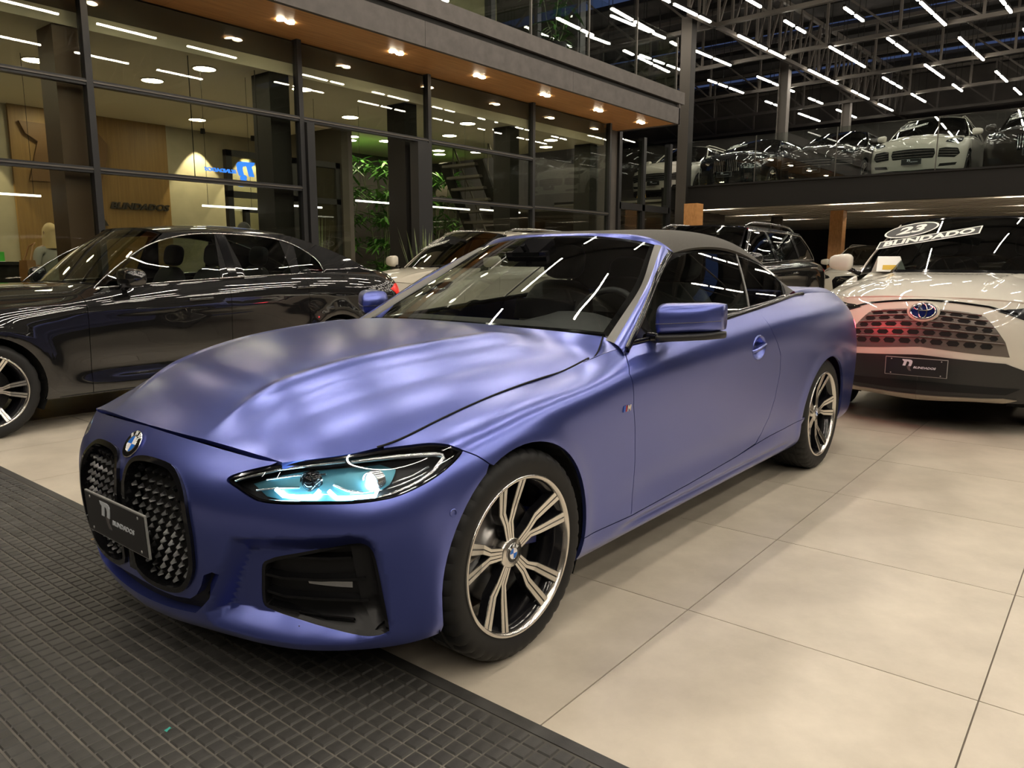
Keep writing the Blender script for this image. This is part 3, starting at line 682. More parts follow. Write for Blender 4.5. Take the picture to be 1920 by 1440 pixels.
        qtr = [(u, 8.) for u in np.linspace(dr[-1][0], 22, 34)]+[(22., v) for v in np.linspace(8, 0, 8)][1:]+[(u, 0.) for u in np.linspace(22, rover[-1][0], 12)][1:]+rover[::-1]+sr[::-1]+dr
        panel('rear_quarter', band, qtr, P, root, su=.1, sv=.12, sides=sd)
        tl = IX([(-3.56,.86),(-3.60,.80),(-3.66,.745)], (20, 25, 0, 8))
        panel('tail_lamp', band, [(21.0,5.9),(21.4,6.2),(22.1,6.3),(23.2,6.3),(23.2,5.5),(22.2,5.3),(21.5,5.2)], M['red_lit'], root, su=.15, sv=.15, gap=0, off=.004, skirt=.006, sides=sd)
    panel('rear_bumper', band, [(22, 0), (25, 0), (25, 8), (22, 8)], P, root, su=.15, sv=.16, sides='LR')
    # ---- glass and pillars
    panel('windscreen', wind, [(0, 0), (5, 0), (5, 4), (0, 4)], M['ws_glass'], root, su=.2, sv=.2, gap=0, skirt=0, sides='LR')
    # black band round the glass
    for poly, sd in (([(4.6,.12),(4.6,3.9),(5,4),(5,0)], 'L'), ([(4.6,.12),(4.6,3.9),(5,4),(5,0)], 'R'), ([(0,0),(5,0),(4.6,.12),(0,.16)], 'LR'), ([(0,3.86),(4.6,3.84),(5,4),(0,4)], 'LR')):
        panel('glass_border', wind, poly, M['gloss_black'], root, su=.2, sv=.2, gap=0, off=-.003, skirt=0, sides=sd)
    # cowl under the hood's rear edge
    hr, _ = hood.ev(np.linspace(0, 5.55, 14), np.full(14, 8.97)); wb, _ = wind.ev(np.linspace(0, 4.75, 14), np.full(14, 0.))
    V = []; F = []
    for a in list(zip(hr, wb))[::-1]: V += [a[0]*[1,-1,1]-[0,0,.03], a[1]*[1,-1,1]-[.05,0,.05], a[1]*[1,-1,1]+[.0,0,.004]]
    for a in list(zip(hr, wb))[1:]: V += [a[0]-[0,0,.03], a[1]-[.05,0,.05], a[1]+[.0,0,.004]]
    for i in range(len(V)//3-1):
        for k3 in range(2): F.append((i*3+k3, i*3+k3+1, i*3+4+k3, i*3+3+k3))
    mk('cowl', V, F, M['black_plastic'], root, True)
    # painted corner between hood edge, fender and pillar foot
    ha = hood.ev(np.full(12, 6.), np.linspace(7.0, 9., 12))[0]; ua = band.inv([(ha[0][0], .851), (-.735, .90)], XZ, lim=(10, 14, 6, 8))
    hb = band.ev(np.linspace(ua[0][0], ua[1][0], 12), np.full(12, 8.))[0]
    for s in (1, -1):
        G = [[(a+(b-a)*t+np.array([0, 0, .006*math.sin(math.pi*t)]))*[1, s, 1] for t in np.linspace(0, 1, 6)] for a, b in zip(ha-[0, 0, .003], hb)]
        grid_solid('fender_corner', G, P, root, flip=s < 0)
    pc = smooth_poly(PILLAR, 4, False)
    for s in (1, -1):
        vv = np.linspace(0, 4, len(pc)); we, wn = wind.ev(np.full(len(pc), 5.), vv)
        G = []; we = np.vstack([we[:1]*1.7-we[1:2]*.7, we]); pq = np.vstack([pc[:1]*1.7-pc[1:2]*.7, pc]); wn = np.vstack([wn[:1], wn])
        for a, b, n in zip(we, pq, wn):
            row = []
            for t in np.linspace(0, 1, 7):
                q = a+(b-a)*t; out = np.array([.28, .72, .45]); out = out/np.linalg.norm(out)
                row.append((q+out*.020*math.sin(math.pi*min(1, t*1.0))**.8)*[1, s, 1])
            row.append((np.array(b)-[.012, .022, .0])*[1, s, 1]); G.append(row)
        G = np.array(G)
        grid_solid('pillar_trim', G[:, :3], M['pillar_grey'], root, flip=s < 0)
        grid_solid('windscreen_pillar', G[:, 2:], P, root, flip=s < 0)
    for s in (1, -1): MB().tube([(q[0]-.008, (q[1]-.004)*s, q[2]+.002) for q in np.vstack([pc[:1]*1.2-pc[1:2]*.2, pc])], .014, 8).build('pillar_seal', M['gloss_black'], root, True)
    # header rail
    wt, _ = wind.ev(np.linspace(0, 5, 16), np.full(16, 4.)); tt, _ = top.ev(np.linspace(0, 7, 16), np.full(16, 0.))
    G = []
    for a, b in list(zip(wt, tt))[::-1]: G.append([q*[1,-1,1] for q in (a, a*.6+b*.4+[0,0,.010], b+[0,0,.004], b+[-.02,0,-.01])])
    for a, b in list(zip(wt, tt))[1:]: G.append([q for q in (a, a*.6+b*.4+[0,0,.010], b+[0,0,.004], b+[-.02,0,-.01])])
    grid_solid('header_rail', G, P, root)
    panel('soft_top', top, [(0, 0), (7, 0), (7, 8), (0, 8)], M['fabric_top'], root, su=.12, sv=.12, gap=0, off=.002, skirt=.015, sides='LR')
    # ---- side windows
    be, _ = band.ev(np.linspace(12, 17, 40), np.full(40, 8.))
    te, _ = top.ev(np.full(36, 7.), np.linspace(0, 8, 36))
    def belt_y(x): return np.interp(-x, -be[:, 0], be[:, 1])
    def belt_z(x): return np.interp(-x, -be[:, 0], be[:, 2])
    upper = list(pc[1:-1])+[q for q in te]
    UX = np.array([[q[0], q[1]-.012, q[2]] for q in upper])
    xb = np.linspace(-2.455, -.74, 22)
    low = [np.array([x, belt_y(x)-.020, belt_z(x)-.004]) for x in xb]
    outline = [low[-1]]+[q for q in UX]+low[:-1]                   # closed loop in 3D
    pl = [(q[0], q[2]) for q in outline]
    # y of the glass: blend of belt and roof, inverse distance in z
    def gy(x, z):
        yb = belt_y(x)-.02; zb = belt_z(x)
        xs = np.array([q[0] for q in UX]); k = np.argsort(-xs)
        zt = 1.27; yt = .59
        t = np.clip((z-zb)/(zt-zb), 0, 1.2); return yb+(yt-yb)*(t**1.08)
    class Flat:
        nu = 100; nv = 100
        def _raw(s, u, v):
            u = np.asarray(u, float); v = np.asarray(v, float); o = np.zeros_like(u); return np.stack([-u, gy(-u, v), v], 1), np.stack([o-1, o, o], 1), np.stack([o, o, o+1], 1)
        def ev(s, u, v):
            p, a, b = s._raw(u, v); e = .01
            pv = (s._raw(u, np.asarray(v)+e)[0]-p)/e; pu = (s._raw(np.asarray(u)+e, v)[0]-p)/e; n = np.cross(pu, pv); return p, n/np.linalg.norm(n, axis=1)[:, None]
    fl = Flat(); pu_ = [(-x, z) for x, z in pl]
    xs = 2.045
    div = lambda z: 1.915+(z-.99)*(.29/.28)
    fpoly = np.array(pu_)
    inner = shrink_uv(fl, resample(fpoly, .03, .03), .022)
    fr = [q for q in inner if q[0] < div(q[1])-.006]; rr_ = [q for q in inner if q[0] > div(q[1])+.006]
    for sd in 'LR':
        panel('window_frame', fl, fpoly, M['gloss_black'], root, holes=[inner], su=.04, sv=.04, gap=0, off=.002, skirt=.012, sides=sd, open_centre=False)
        panel('door_window', fl, fr, M['side_glass'], root, su=.06, sv=.06, gap=0, skirt=0, sides=sd)
        panel('quarter_window', fl, rr_, M['side_glass'], root, su=.06, sv=.06, gap=0, skirt=0, sides=sd)
        panel('window_divider', fl, [(div(1.0)-.007, 1.0), (div(1.0)+.007, 1.0), (div(1.268)+.007, 1.268), (div(1.268)-.007, 1.268)], M['pillar_grey'], root, su=.06, sv=.06, gap=0, off=.003, skirt=.005, sides=sd)
        s = 1 if sd == 'L' else -1
        q = [(x, (belt_y(x)-.006)*s, belt_z(x)+.006) for x in np.linspace(-2.72, -.755, 30)]
        MB().tube(q, .011, 8).build('belt_moulding', M['gloss_black'], root, True)
    # ---- rear deck
    tr_, _ = top.ev(np.linspace(0, 7, 15), np.full(15, 8.)); bt, _ = band.ev(np.linspace(25, 17.0, 15), np.full(15, 8.))
    half = []
    for a, b in zip(tr_, bt):
        half.append([a+(b-a)*t+np.array([0, 0, .022*math.sin(math.pi*t)+(.012*math.sin(math.pi*t*t*t) if t > .5 else 0)]) for t in np.linspace(0, 1, 7)])
    G = [[q*[1, -1, 1] for q in r] for r in half[::-1]]+half[1:]
    grid_solid('rear_deck', G, P, root, flip=False)
    # ---- mirrors
    for s in (1, -1):
        e = empty('door_mirror', parent=root)
        def shell(z0, z1, nm, mt, inset=0.):
            G = []
            for t in np.linspace(0, 1, 13):                 # inner end to outer end
                row = []
                cx = -.955-.10*t; cy = .862+.19*t; wx = .105*(1-.25*t**2)*(math.sqrt(max(0, 1-((t-.42)/.60)**6)))+inset
                zt = z0+(z1-z0)*1
                for a in np.linspace(0, 2*math.pi, 25)[:-1]:
                    ca, sa = math.cos(a), math.sin(a)
                    x = cx+wx*(abs(ca)**.55)*(1 if ca > 0 else -1)*(1 if ca > 0 else .72)
                    zz = (z0+z1)/2+(z1-z0)/2*(abs(sa)**.6)*(1 if sa > 0 else -1)*(1-.12*t-.5*max(0, t-.8))
                    row.append((x, cy*s, zz+.012*t))
                G.append(row)
            P0 = np.array(G); nu, nv = P0.shape[:2]; V = list(P0.reshape(-1, 3)); F = []
            for i in range(nu-1):
                for j in range(nv):
                    f = (i*nv+j, i*nv+(j+1) % nv, (i+1)*nv+(j+1) % nv, (i+1)*nv+j); F.append(f if s < 0 else f[::-1])
            F.append(tuple(range(nv)) if s > 0 else tuple(range(nv))[::-1]); F.append(tuple(range((nu-1)*nv, nu*nv))[::-1] if s > 0 else tuple(range((nu-1)*nv, nu*nv)))
            o = mk(nm, V, F, mt, e, True); fix_normals(o.data); return o
        shell(.938, 1.064, 'mirror_cap', P)
        shell(.9855, .9895, 'mirror_strip', M['pillar_grey'], .003)
        shell(.914, .950, 'mirror_base', M['black_plastic'])
        MB().tube([(-.93,.79*s,.925),(-.94,.85*s,.928),(-.96,.90*s,.934)], [.022,.020,.016], 10).build('mirror_arm', M['gloss_black'], e, True)
        sv_ = [(x, (float(gy(np.array([x]), np.array([z]))[0])+.006)*s, z) for x, z in ((-.75,.905),(-.97,.925),(-.97,1.02),(-.90,.985),(-.82,.945))]
        MB().add(sv_, [(0,1,2,3,4) if s < 0 else (4,3,2,1,0)]).build('mirror_sail', M['gloss_black'], e)
    # ---- door handle, badge, sensor
    for s in (1, -1):
        uv = band.inv([(3.503,.815)], SZ, lim=(14, 18, 4, 8)); p, n = band.ev(uv[:, 0], uv[:, 1]); c, n = p[0], n[0]
        c = c*[1, s, 1]; n = n*[1, s, 1]; e = empty('door_handle', parent=root)
        x = np.array([-s*1., 0, .16*s]); x = x-n*(x@n); Mx = frame_mat(e, x, np.cross(n, x), c); e.scale = (1.34, 1, 1)
        MB().lathe([(.060,-.006),(.0585,.0022),(.054,.0015),(.047,-.010),(.034,-.020),(.018,-.024),(.001,-.025)], 36, 'z').build('handle_cup', M['handle_cup'], e, True)
        V = []; F = []
        for t in np.linspace(-1, 1, 13):
            h = .0095*(1-.25*abs(t)); d = .014*max(0, 1-t*t)**.5+.001
            V += [(t*.060, -h, -.006), (t*.060, -h, d), (t*.060, h*.4, d+.003), (t*.060, h, d-.002), (t*.060, h, -.006)]
        for i in range(12):
            for k5 in range(4): F.append((i*5+k5, i*5+k5+1, i*5+6+k5, i*5+5+k5))
        autosmooth(mk('handle_grip', V, F, P, e)); fix_normals(e.children[-1].data)
        uv = band.inv([(2.282,.700)], SZ, lim=(9, 14, 4, 8)); p, n = band.ev(uv[:, 0], uv[:, 1]); c = (p[0]+n[0]*.001)*[1, s, 1]
        e = empty('side_badge', parent=root); frame_mat(e, (-s*1., 0, 0), (0, 0, 1), c)
        for k0, mt in enumerate((M['m_blue'], M['m_blue'], M['m_red'])):
            MB().prism([(-.024+.008*k0-.004, -.011), (-.024+.008*k0+.003, -.011), (-.024+.008*k0+.008, .011), (-.024+.008*k0+.001, .011)], 0, .002).build('badge_stripe', mt, e)
        MB().prism([(0,-.011),(.005,.011),(.011,.011),(.015,.001),(.020,.011),(.027,.011),(.024,-.011),(.019,-.011),(.020,.004),(.015,-.006),(.012,-.006),(.008,.004),(.005,-.011)], 0, .002).build('badge_letter', M['chrome'], e)
    uv = band.inv([(1.378,.547)], SZ, lim=(5, 10, 0, 8)); p, n = band.ev(uv[:, 0], uv[:, 1])
    for s in (1, -1):
        o = MB().lathe([(.012,-.001),(.0115,.0012),(.0095,.0012),(.009,.0004),(.001,.0006)], 20, 'z').build('parking_sensor', P, root, True); frame_mat(o, np.cross([0, 0, 1], n[0]*[1, s, 1]), (0, 0, 1), p[0]*[1, s, 1])
    roundel(root, (.7425, 0, .681), (0, 1, 0), (-.66, 0, 1), .0435)
    plate(root, (.808, 0, .455), (0, 1, 0), (.05, 0, 1))
    # ---- wheels
    bm_, fm_ = spoke_mesh_twin('spoke', .248, (M['rim_black'], M['machined']), -.045, -.010)
    fix_normals(bm_); fix_normals(fm_)
    for (x, y, w, st, nm) in ((0, .900, .225, 0.0, 'front'), (-2.851, .905, .255, 0, 'rear')):
        for s in (1, -1):
            e = empty('wheel', (x, y*s, .331), parent=root); e.rotation_euler = (0, 0, (0 if s > 0 else math.pi)+math.radians(-st))
            wheel_parts(e, (M['rubber'], M['rim_black'], M['machined']), .331, w)
            for k in range(5):
                a = math.radians(-8+72*k) if nm == 'front' else math.radians(14+72*k)
                o = inst('spoke', bm_, e, rot=(0, -a, 0)); inst('spoke_face', fm_, o)
            MB().lathe([(.052,-.085),(.050,-.046),(.044,-.040),(.033,-.039),(.031,-.037)], 32, 'y').build('hub', M['machined'], e, True)
            MB().lathe([(.04,-.12),(.165,-.12),(.165,-.10),(.155,-.098),(.09,-.098),(.088,-.085),(.05,-.083)], 48, 'y').build('brake_disc', M['steel'], e, True)
            cal = MB().lathe([(.11,-.135),(.180,-.135),(.184,-.090),(.172,-.080),(.12,-.082),(.11,-.092)], 14, 'y', close=True, sweep=(math.radians(-98), math.radians(-58)))
            cal.build('brake_caliper', M['caliper_blue'], e); fix_normals(e.children[-1].data)
            roundel(e, (0, -.0395, 0), (-1, 0, 0), (0, 0, 1), .031, .003)
    # ---- wheel housings, floor pan and added dark blockers
    for (cx, cz, r) in ((-.015,.335,.362), (-2.845,.325,.366)):
        for s in (1, -1):
            a0, a1 = math.radians(-120), math.radians(120)
            m = MB().lathe([(r,.862*s),(r,.50*s),(.02,.50*s)], 30, 'y', (cx,0,cz), sweep=(a0, a1)); m.build('wheel_housing', M['dark_void'], root)
    MB().bb((.60,-.60,.19),(-3.7,.60,.24)).build('floor_pan', M['dark_void'], root)
    MB().bb((-.42,-.84,.185),(-2.43,.84,.24)).build('sill_pan', M['dark_void'], root)
    MB().bb((.55,-.5,.24),(-.60,.5,.66)).build('engine_bay_blocker', M['dark_void'], root)  # unseen dark box added to block light behind the panel gaps
    MB().bb((-2.35,-.55,.30),(-3.7,.55,.90)).build('boot_blocker', M['dark_void'], root)  # same kind of added blocker, in the boot
    # ---- cabin
    MB().bb((-.40,-.80,.24),(-2.45,.80,.36)).build('cabin_floor', M['interior'], root)
    for s in (1, -1): MB().bb((-.80,.78*s,.30),(-2.40,.82*s,.84)).build('door_card', M['interior'], root)
    G = []
    for y in np.linspace(-.66, .66, 21):
        hump = .055*math.exp(-((y-.36)/.19)**4)
        G.append([(-.74-.10*(y/.7)**2, y, .915), (-.86, y, .948+hump*.3), (-1.05, y, .950+hump), (-1.16, y, .925+hump), (-1.20, y, .86+hump*.3), (-1.16, y, .70), (-1.10, y, .5)])
    grid_solid('dashboard', G, M['interior'], root)
    sc = MB().box((-1.13, .12, 1.0), (.012, .34, .10), 0, -.25); sc.build('dash_screen', M['gloss_black'], root)
    def ring(c, R, r, tilt, nm, mt):
        pts = [(c[0]+R*math.sin(a)*math.sin(tilt), c[1]+R*math.cos(a), c[2]+R*math.sin(a)*math.cos(tilt)) for a in np.linspace(0, 2*math.pi, 33)[:-1]]
        MB().tube(pts, r, 8, closed=True).build(nm, mt, root, True)
    ring((-1.28,.36,.93), .175, .016, -.4, 'steering_wheel', M['interior'])
    MB().bar((-1.28,.20,.93), (-1.28,.52,.93), .03, .05).build('steering_spoke', M['interior'], root)
    for y in (.37, -.37):
        seat('front_seat', root, (-1.62, y, .36), M['leather'])
    for y in (.33, -.33):
        seat('rear_seat', root, (-2.28, y, .42), M['leather'], .85)
    MB().box((-1.16, 0, 1.235), (.03, .24, .07), 0, .25).build('inner_mirror', M['gloss_black'], root)
    MB().bar((-1.16,0,1.26), (-1.12,0,1.30), .02).build('mirror_stalk', M['gloss_black'], root)
    MB().box((-1.20, 0, 1.285), (.14, .16, .03), 0, .5).build('sensor_housing', M['gloss_black'], root)
    return root
def seat(name, parent, loc, mt, k=1.):
    e = empty(name, loc, parent=parent)
    def pad(nm, c, d, ry, pw=3.2):
        V = []; F = []; nu, nv = 20, 11
        for j in range(nv):
            b = math.pi*(j/(nv-1)-.5)
            for i in range(nu):
                a = 2*math.pi*i/nu
                f = lambda t: math.copysign(abs(t)**(2/pw), t)
                V.append((d[0]/2*f(math.cos(b))*f(math.cos(a)), d[1]/2*f(math.cos(b))*f(math.sin(a)), d[2]/2*f(math.sin(b))))
        for j in range(nv-1):
            for i in range(nu): F.append((j*nu+i, j*nu+(i+1) % nu, (j+1)*nu+(i+1) % nu, (j+1)*nu+i))
        return mk(nm, V, F, mt, e, True, c, (0, ry, 0))
    pad('seat_cushion', (.05, 0, .10), (.52*k, .50*k, .20), -.15)
    pad('seat_back', (-.24, 0, .42), (.16, .50*k, .70*k), -.28)
    pad('headrest', (-.36, 0, .84*k+.02), (.11, .27, .20), -.2)
    return e
M['pillar_grey'] = mat('pillar_grey_rubber', (.16,.155,.145), .45)
M['grille_black'] = mat('grille_satin_black', (.007,.007,.008), .20, 0, .45)
M['handle_cup'] = M['paint_blue']
# ================================================================ the hall
M['tile'] = add_noise(mat('porcelain_tile', (.50,.44,.36), .34), (.51,.452,.366), (.66,.590,.486), 2.6, 10, .36, .66, .04, 60, (.20,.42), 'Object')
M['grout'] = mat('grout', (.20,.17,.14), .8)
M['mat_rubber'] = add_noise(mat('floor_mat_rubber', (.05,.05,.05), .5), (.035,.034,.032), (.075,.072,.068), 9, 5, .3, .7, .15, 300, (.38,.62), 'Object', .002)
M['mat_dust'] = add_noise(mat('mat_groove_dust', (.12,.11,.095), .8), (.08,.074,.066), (.17,.155,.132), 3, 6)
M['frame_dark'] = mat('dark_window_frame', (.022,.022,.023), .45, .1, .3)
M['fac_glass'] = glass('facade_glass', (.84,.86,.80), .6)
M['rail_glass'] = glass('balustrade_glass', (.86,.90,.88), 1.3)
M['wood'] = add_noise(mat('wood_veneer', (.30,.15,.06), .42), (.40,.185,.062), (.62,.315,.120), 3., 8, .3, .7, 0, None, None, 'Object', .01, (.5, 9, 3))
M['fascia'] = add_noise(mat('grey_cement_panel', (.17,.15,.135), .7), (.060,.052,.048), (.082,.072,.066), 5, 6)
M['plaster'] = add_noise(mat('beige_plaster', (.40,.36,.27), .8), (.34,.31,.23), (.44,.40,.30), 1.6, 6)
M['ceil_white'] = mat('ceiling_paint', (.56,.52,.44), .8)
M['dark_wall'] = add_noise(mat('dark_panel_wall', (.05,.045,.04), .7), (.04,.036,.032), (.075,.065,.056), .7, 4)
M['steel_dark'] = mat('dark_painted_steel', (.016,.015,.014), .6, 0, .15)
M['steel_beam'] = mat('truss_paint', (.085,.075,.064), .5, .1)
M['roof_deck'] = add_noise(mat('roof_deck', (.03,.028,.027), .7), (.02,.019,.019), (.045,.042,.040), 1.2, 3)
M['brown_col'] = mat('brown_column', (.085,.045,.025), .5)
M['bronze'] = mat('bronze_sign', (.15,.080,.028), .5, .1)
M['gold_panel'] = add_noise(mat('golden_wood_panel', (.42,.27,.09), .5), (.22,.125,.036), (.29,.175,.056), 2, 5, .3, .7, 0, None, None, 'Object', .01, (12, 1, .5))
M['sign_dark'] = mat('sign_letter_dark', (.03,.022,.015), .4)
M['sign_blue'] = emitter('lit_blue_sign', (.05,.24,1.), 1.6)
M['deck_steel'] = mat('galvanised_deck', (.46,.43,.37), .4, .3)
M['mezz_floor'] = mat('mezzanine_floor', (.05,.045,.04), .5)
TUBE = 105.; DISC = 52.; SOFF = 60.
M['tube'] = emitter('tube_light_white', (1., .90, .76), TUBE)
M['disc'] = emitter('downlight_warm', (1., .87, .60), DISC)
M['disc2'] = emitter('soffit_lamp_warm', (1., .86, .62), SOFF)
M['pend'] = emitter('linear_pendant', (1., .93, .84), 5.)
M['leaf'] = add_noise(mat('leaf_green', (.06,.20,.03), .45), (.035,.13,.02), (.12,.30,.05), 3, 3)
M['leaf2'] = add_noise(mat('blade_leaf', (.09,.13,.05), .5), (.05,.08,.03), (.16,.19,.08), 6, 3)
def S(o, label=None): o['kind'] = 'structure'; return tag(o, label) if label else o
# ---- floor: grout bed, porcelain tiles laid in a grid
TX, TY, TOX, TOY = .8818, .8915, 2.3534, 1.0965
floor = MB().bb((-14,-16,-.12),(40,26,-.004)).build('floor', M['grout']); S(floor)
tb = bmesh.new(); bmesh.ops.create_cube(tb, size=1)
for v in tb.verts: v.co = Vector((v.co.x*(TX-.0045), v.co.y*(TY-.0045), (v.co.z-.5)*.004))
bmesh.ops.bevel(tb, geom=[e for e in tb.edges if all(v.co.z > -.001 for v in e.verts)], offset=.0012, segments=1)
tile_me = bpy.data.meshes.new('tile'); tb.to_mesh(tile_me); tb.free(); tile_me.materials.append(M['tile'])
cells = []
for i in range(-18, 42):
    for j in range(-19, 27):
        cx, cy = TOX+(i+.5)*TX, TOY+(j+.5)*TY
        d = cx*math.cos(.6803)+cy*math.sin(.6803); lat = cx*math.sin(.6803)-cy*math.cos(.6803)
        if cx < 1.0 and cx+TX/2 < 1.47: continue
        seen = d > .8 and abs(lat) < .72*d+1.0 and cy < 6.2
        cells.append((0 if seen else 1, math.hypot(cx, cy), cx, cy))
cells.sort()
rest = MB()
for k, (ns, d, cx, cy) in enumerate(cells):
    if k < 230 and not ns: inst('tile', tile_me, floor, (cx, cy, 0))
    else: rest.bb((cx-TX/2+.002, cy-TY/2+.002, -.004), (cx+TX/2-.002, cy+TY/2-.002, 0))
o = rest.build('tile_field', M['tile'], floor); o['kind'] = 'stuff'
# ---- rubber mat with raised squares
MX = 1.47
mat_root = empty('rubber_mat', (MX-1.6, 2.4, 0)); tag(mat_root, 'black rubber floor mat of small raised squares in the foreground', 'floor mat')
mz = .006
MB().bb((-1.6,-5.2,.0002),(1.6,5.2,mz)).build('mat_base', M['mat_dust'], mat_root)
MB().bb((1.56,-5.2,mz),(1.6,5.2,mz+.003)).build('mat_edge', M['mat_rubber'], mat_root)
PT = .047; hs = .0208
def stud(x, y, z0=mz, z1=mz+.0045):
    a, b = hs, hs-.003
    return [(x-a,y-a,z0),(x+a,y-a,z0),(x+a,y+a,z0),(x-a,y+a,z0),(x-b,y-b,z1),(x+b,y-b,z1),(x+b,y+b,z1),(x-b,y+b,z1)], [(4,5,6,7),(0,1,5,4),(1,2,6,5),(2,3,7,6),(3,0,4,7)]
stud_me = me_from('mat_square', *stud(0, 0, 0, .0045), M['mat_rubber'], False)
st = []; rs = MB()
for i in range(int(3.1/PT)):
    for j in range(int(10.3/PT)):
        x, y = 1.53-i*PT, -5.1+j*PT; wx, wy = x+MX-1.6, y+2.4
        d = wx*math.cos(.6803)+wy*math.sin(.6803); lat = wx*math.sin(.6803)-wy*math.cos(.6803)
        if d < .3: continue
        vis = abs(lat) < .68*d and d > 1.55
        if abs(lat) > .68*d+1.5: continue
        st.append((0 if vis else 1, d, x, y))
st.sort()
for k, (v, d, x, y) in enumerate(st):
    if k < 300 and not v: inst('mat_square', stud_me, mat_root, (x, y, mz))
    else: rs.add(*stud(x, y))
o = rs.build('mat_squares_field', M['mat_rubber'], mat_root); o['kind'] = 'stuff'
# litter on the mat and floor
def scrap(name, label, px, r, mt, z):
    V = [(r*(1+.4*math.sin(k*2.1))*math.cos(k*1.05), r*(1+.3*math.cos(k*1.7))*math.sin(k*1.05)*.6, .001+.004*(k % 2)) for k in range(6)]+[(0, 0, .006), (0, 0, 0)]
    mk(name, V, [(k, (k+1) % 6, 6) for k in range(6)]+[((k+1) % 6, k, 7) for k in range(6)], mt, None, False, (*px, z)); tag(bpy.data.objects[name], label, 'litter')
scrap('paper_scrap', 'tiny turquoise paper scrap lying on the rubber mat', (.834,1.83), .010, mat('turquoise_paper', (.05,.45,.38), .7), mz+.0047)
scrap('dry_leaf', 'small dry brown leaf scrap on the rubber mat', (1.30,3.42), .012, mat('dry_leaf', (.30,.20,.10), .8), mz+.0047)
# ---- building on the left: glass front
YF = 8.8
wl = S(empty('wall_left', (0, YF, 0)), 'dark framed glass facade of the showroom building')
mull = [-1.6, 1.05, 3.70, 6.36, 8.75, 11.44, 14.10]
def lb(nm, a, b, mt, par=None): return MB().bb(a, b).build(nm, mt, par)
for x in mull: lb('mullion', (x-.034,-.055,0), (x+.034,.055,4.08), M['frame_dark'], wl)
for a, b in zip(mull[:-1], mull[1:]):
    door = abs(a-6.36) < .01
    if door: zz = [0, 3.09, 4.08]
    else: zz = [0, 2.19, 3.09, 4.08] if a < 6 else ([0, 2.21, 3.09, 4.08] if a < 11 else [0, 2.23, 4.08])
    for z in zz[1:-1]:
        lb('transom', (a+.034,-.045,z-.04), (b-.034,.045,z+.025), M['frame_dark'], wl)
        lb('transom_bead', (a+.034,-.058,z-.012), (b-.034,-.045,z+.004), M['steel_beam'], wl)
    for z0, z1 in zip(zz[:-1], zz[1:]):
        if door and z0 == 0: continue                                                    # open sliding doors
        lb('glass_pane', (a+.045,-.008,z0+.02), (b-.045,.008,z1-.03), M['fac_glass'], wl)
lb('sill_beam', (-1.6,-.1,.0), (6.36,.1,.12), M['frame_dark'], wl); lb('sill_beam', (8.75,-.1,.0), (14.1,.1,.12), M['frame_dark'], wl)
lb('door_post', (6.41,-.09,0), (6.53,.09,3.04), M['frame_dark'], wl); lb('door_post', (8.45,-.09,0), (8.70,.09,3.04), M['frame_dark'], wl)
lb('glass_pane', (6.53,.05,.1), (7.2,.06,3.03), M['fac_glass'], wl)
for x in (3.45, 6.02): lb('inner_post', (x,.15,0), (x+.30,.55,3.65), M['brown_col' if x < 4 else 'steel_dark'], wl)
for x in (8.45, 11.05, 13.7): lb('inner_post', (x,.2,0), (x+.26,.6,4.0), M['steel_dark'], wl)
# lobby behind
lob = S(empty('wall_back', (0, 14.0, 0)), 'beige plaster back wall of the lobby')
lb('plaster_wall', (-3,0,0), (9.4,.2,4.0), M['plaster'], lob)
lb('dark_wall_panel', (9.4,0,0), (16.5,.2,4.0), M['dark_wall'], lob)
lb('golden_panel', (4.62,-.06,0), (7.15,-.001,3.65), M['gold_panel'], lob)
lc = S(MB().bb((-3,YF+.12,3.65),(14.1,14.0,3.80)).build('ceiling', M['ceil_white']), 'pale plaster ceiling of the lobby')
S(MB().bb((-3,YF+.12,3.80),(14.1,14.2,4.08)).build('ceiling_slab', M['dark_wall']))
S(MB().bb((-3.2,YF,0),(-3,14.2,4.08)).build('wall_side', M['plaster']))
lobby_floor = S(MB().bb((-3,YF+.1,-.003),(16.5,14.0,.002)).build('floor_lobby', M['tile']))
# sign on the golden panel
sg = empty('wall_sign', (5.42, 13.93, 2.62)); sg.rotation_euler = (math.pi/2, 0, 0)
tag(sg, 'large bronze R sign with dark lettering on the golden lobby panel', 'sign')
logo_pair(sg, 1.3, .05, M['bronze'], M['sign_dark'], M['sign_dark'], .115, .485, -.35, 'BLINDADOS', 0)
# lit blue sign seen from behind
bs = empty('hanging_sign', (5.68, 9.05, 2.33)); bs.rotation_euler = (math.pi/2, 0, math.pi)
tag(bs, 'glowing blue R sign seen mirrored behind the glass front', 'sign')
logo_pair(bs, .26, .012, M['sign_blue'], M['sign_blue'], M['sign_blue'], .24, .52, .06, 'BLINDADOS', 0)
lb('sign_bar', (-.25,-.10,-.004), (.75,-.09,.0), M['steel_dark'], bs); lb('hanger', (-.20,-.1,-.004), (-.19,1.34,.0), M['steel_dark'], bs); lb('hanger', (.70,-.1,-.004), (.71,1.34,.0), M['steel_dark'], bs)
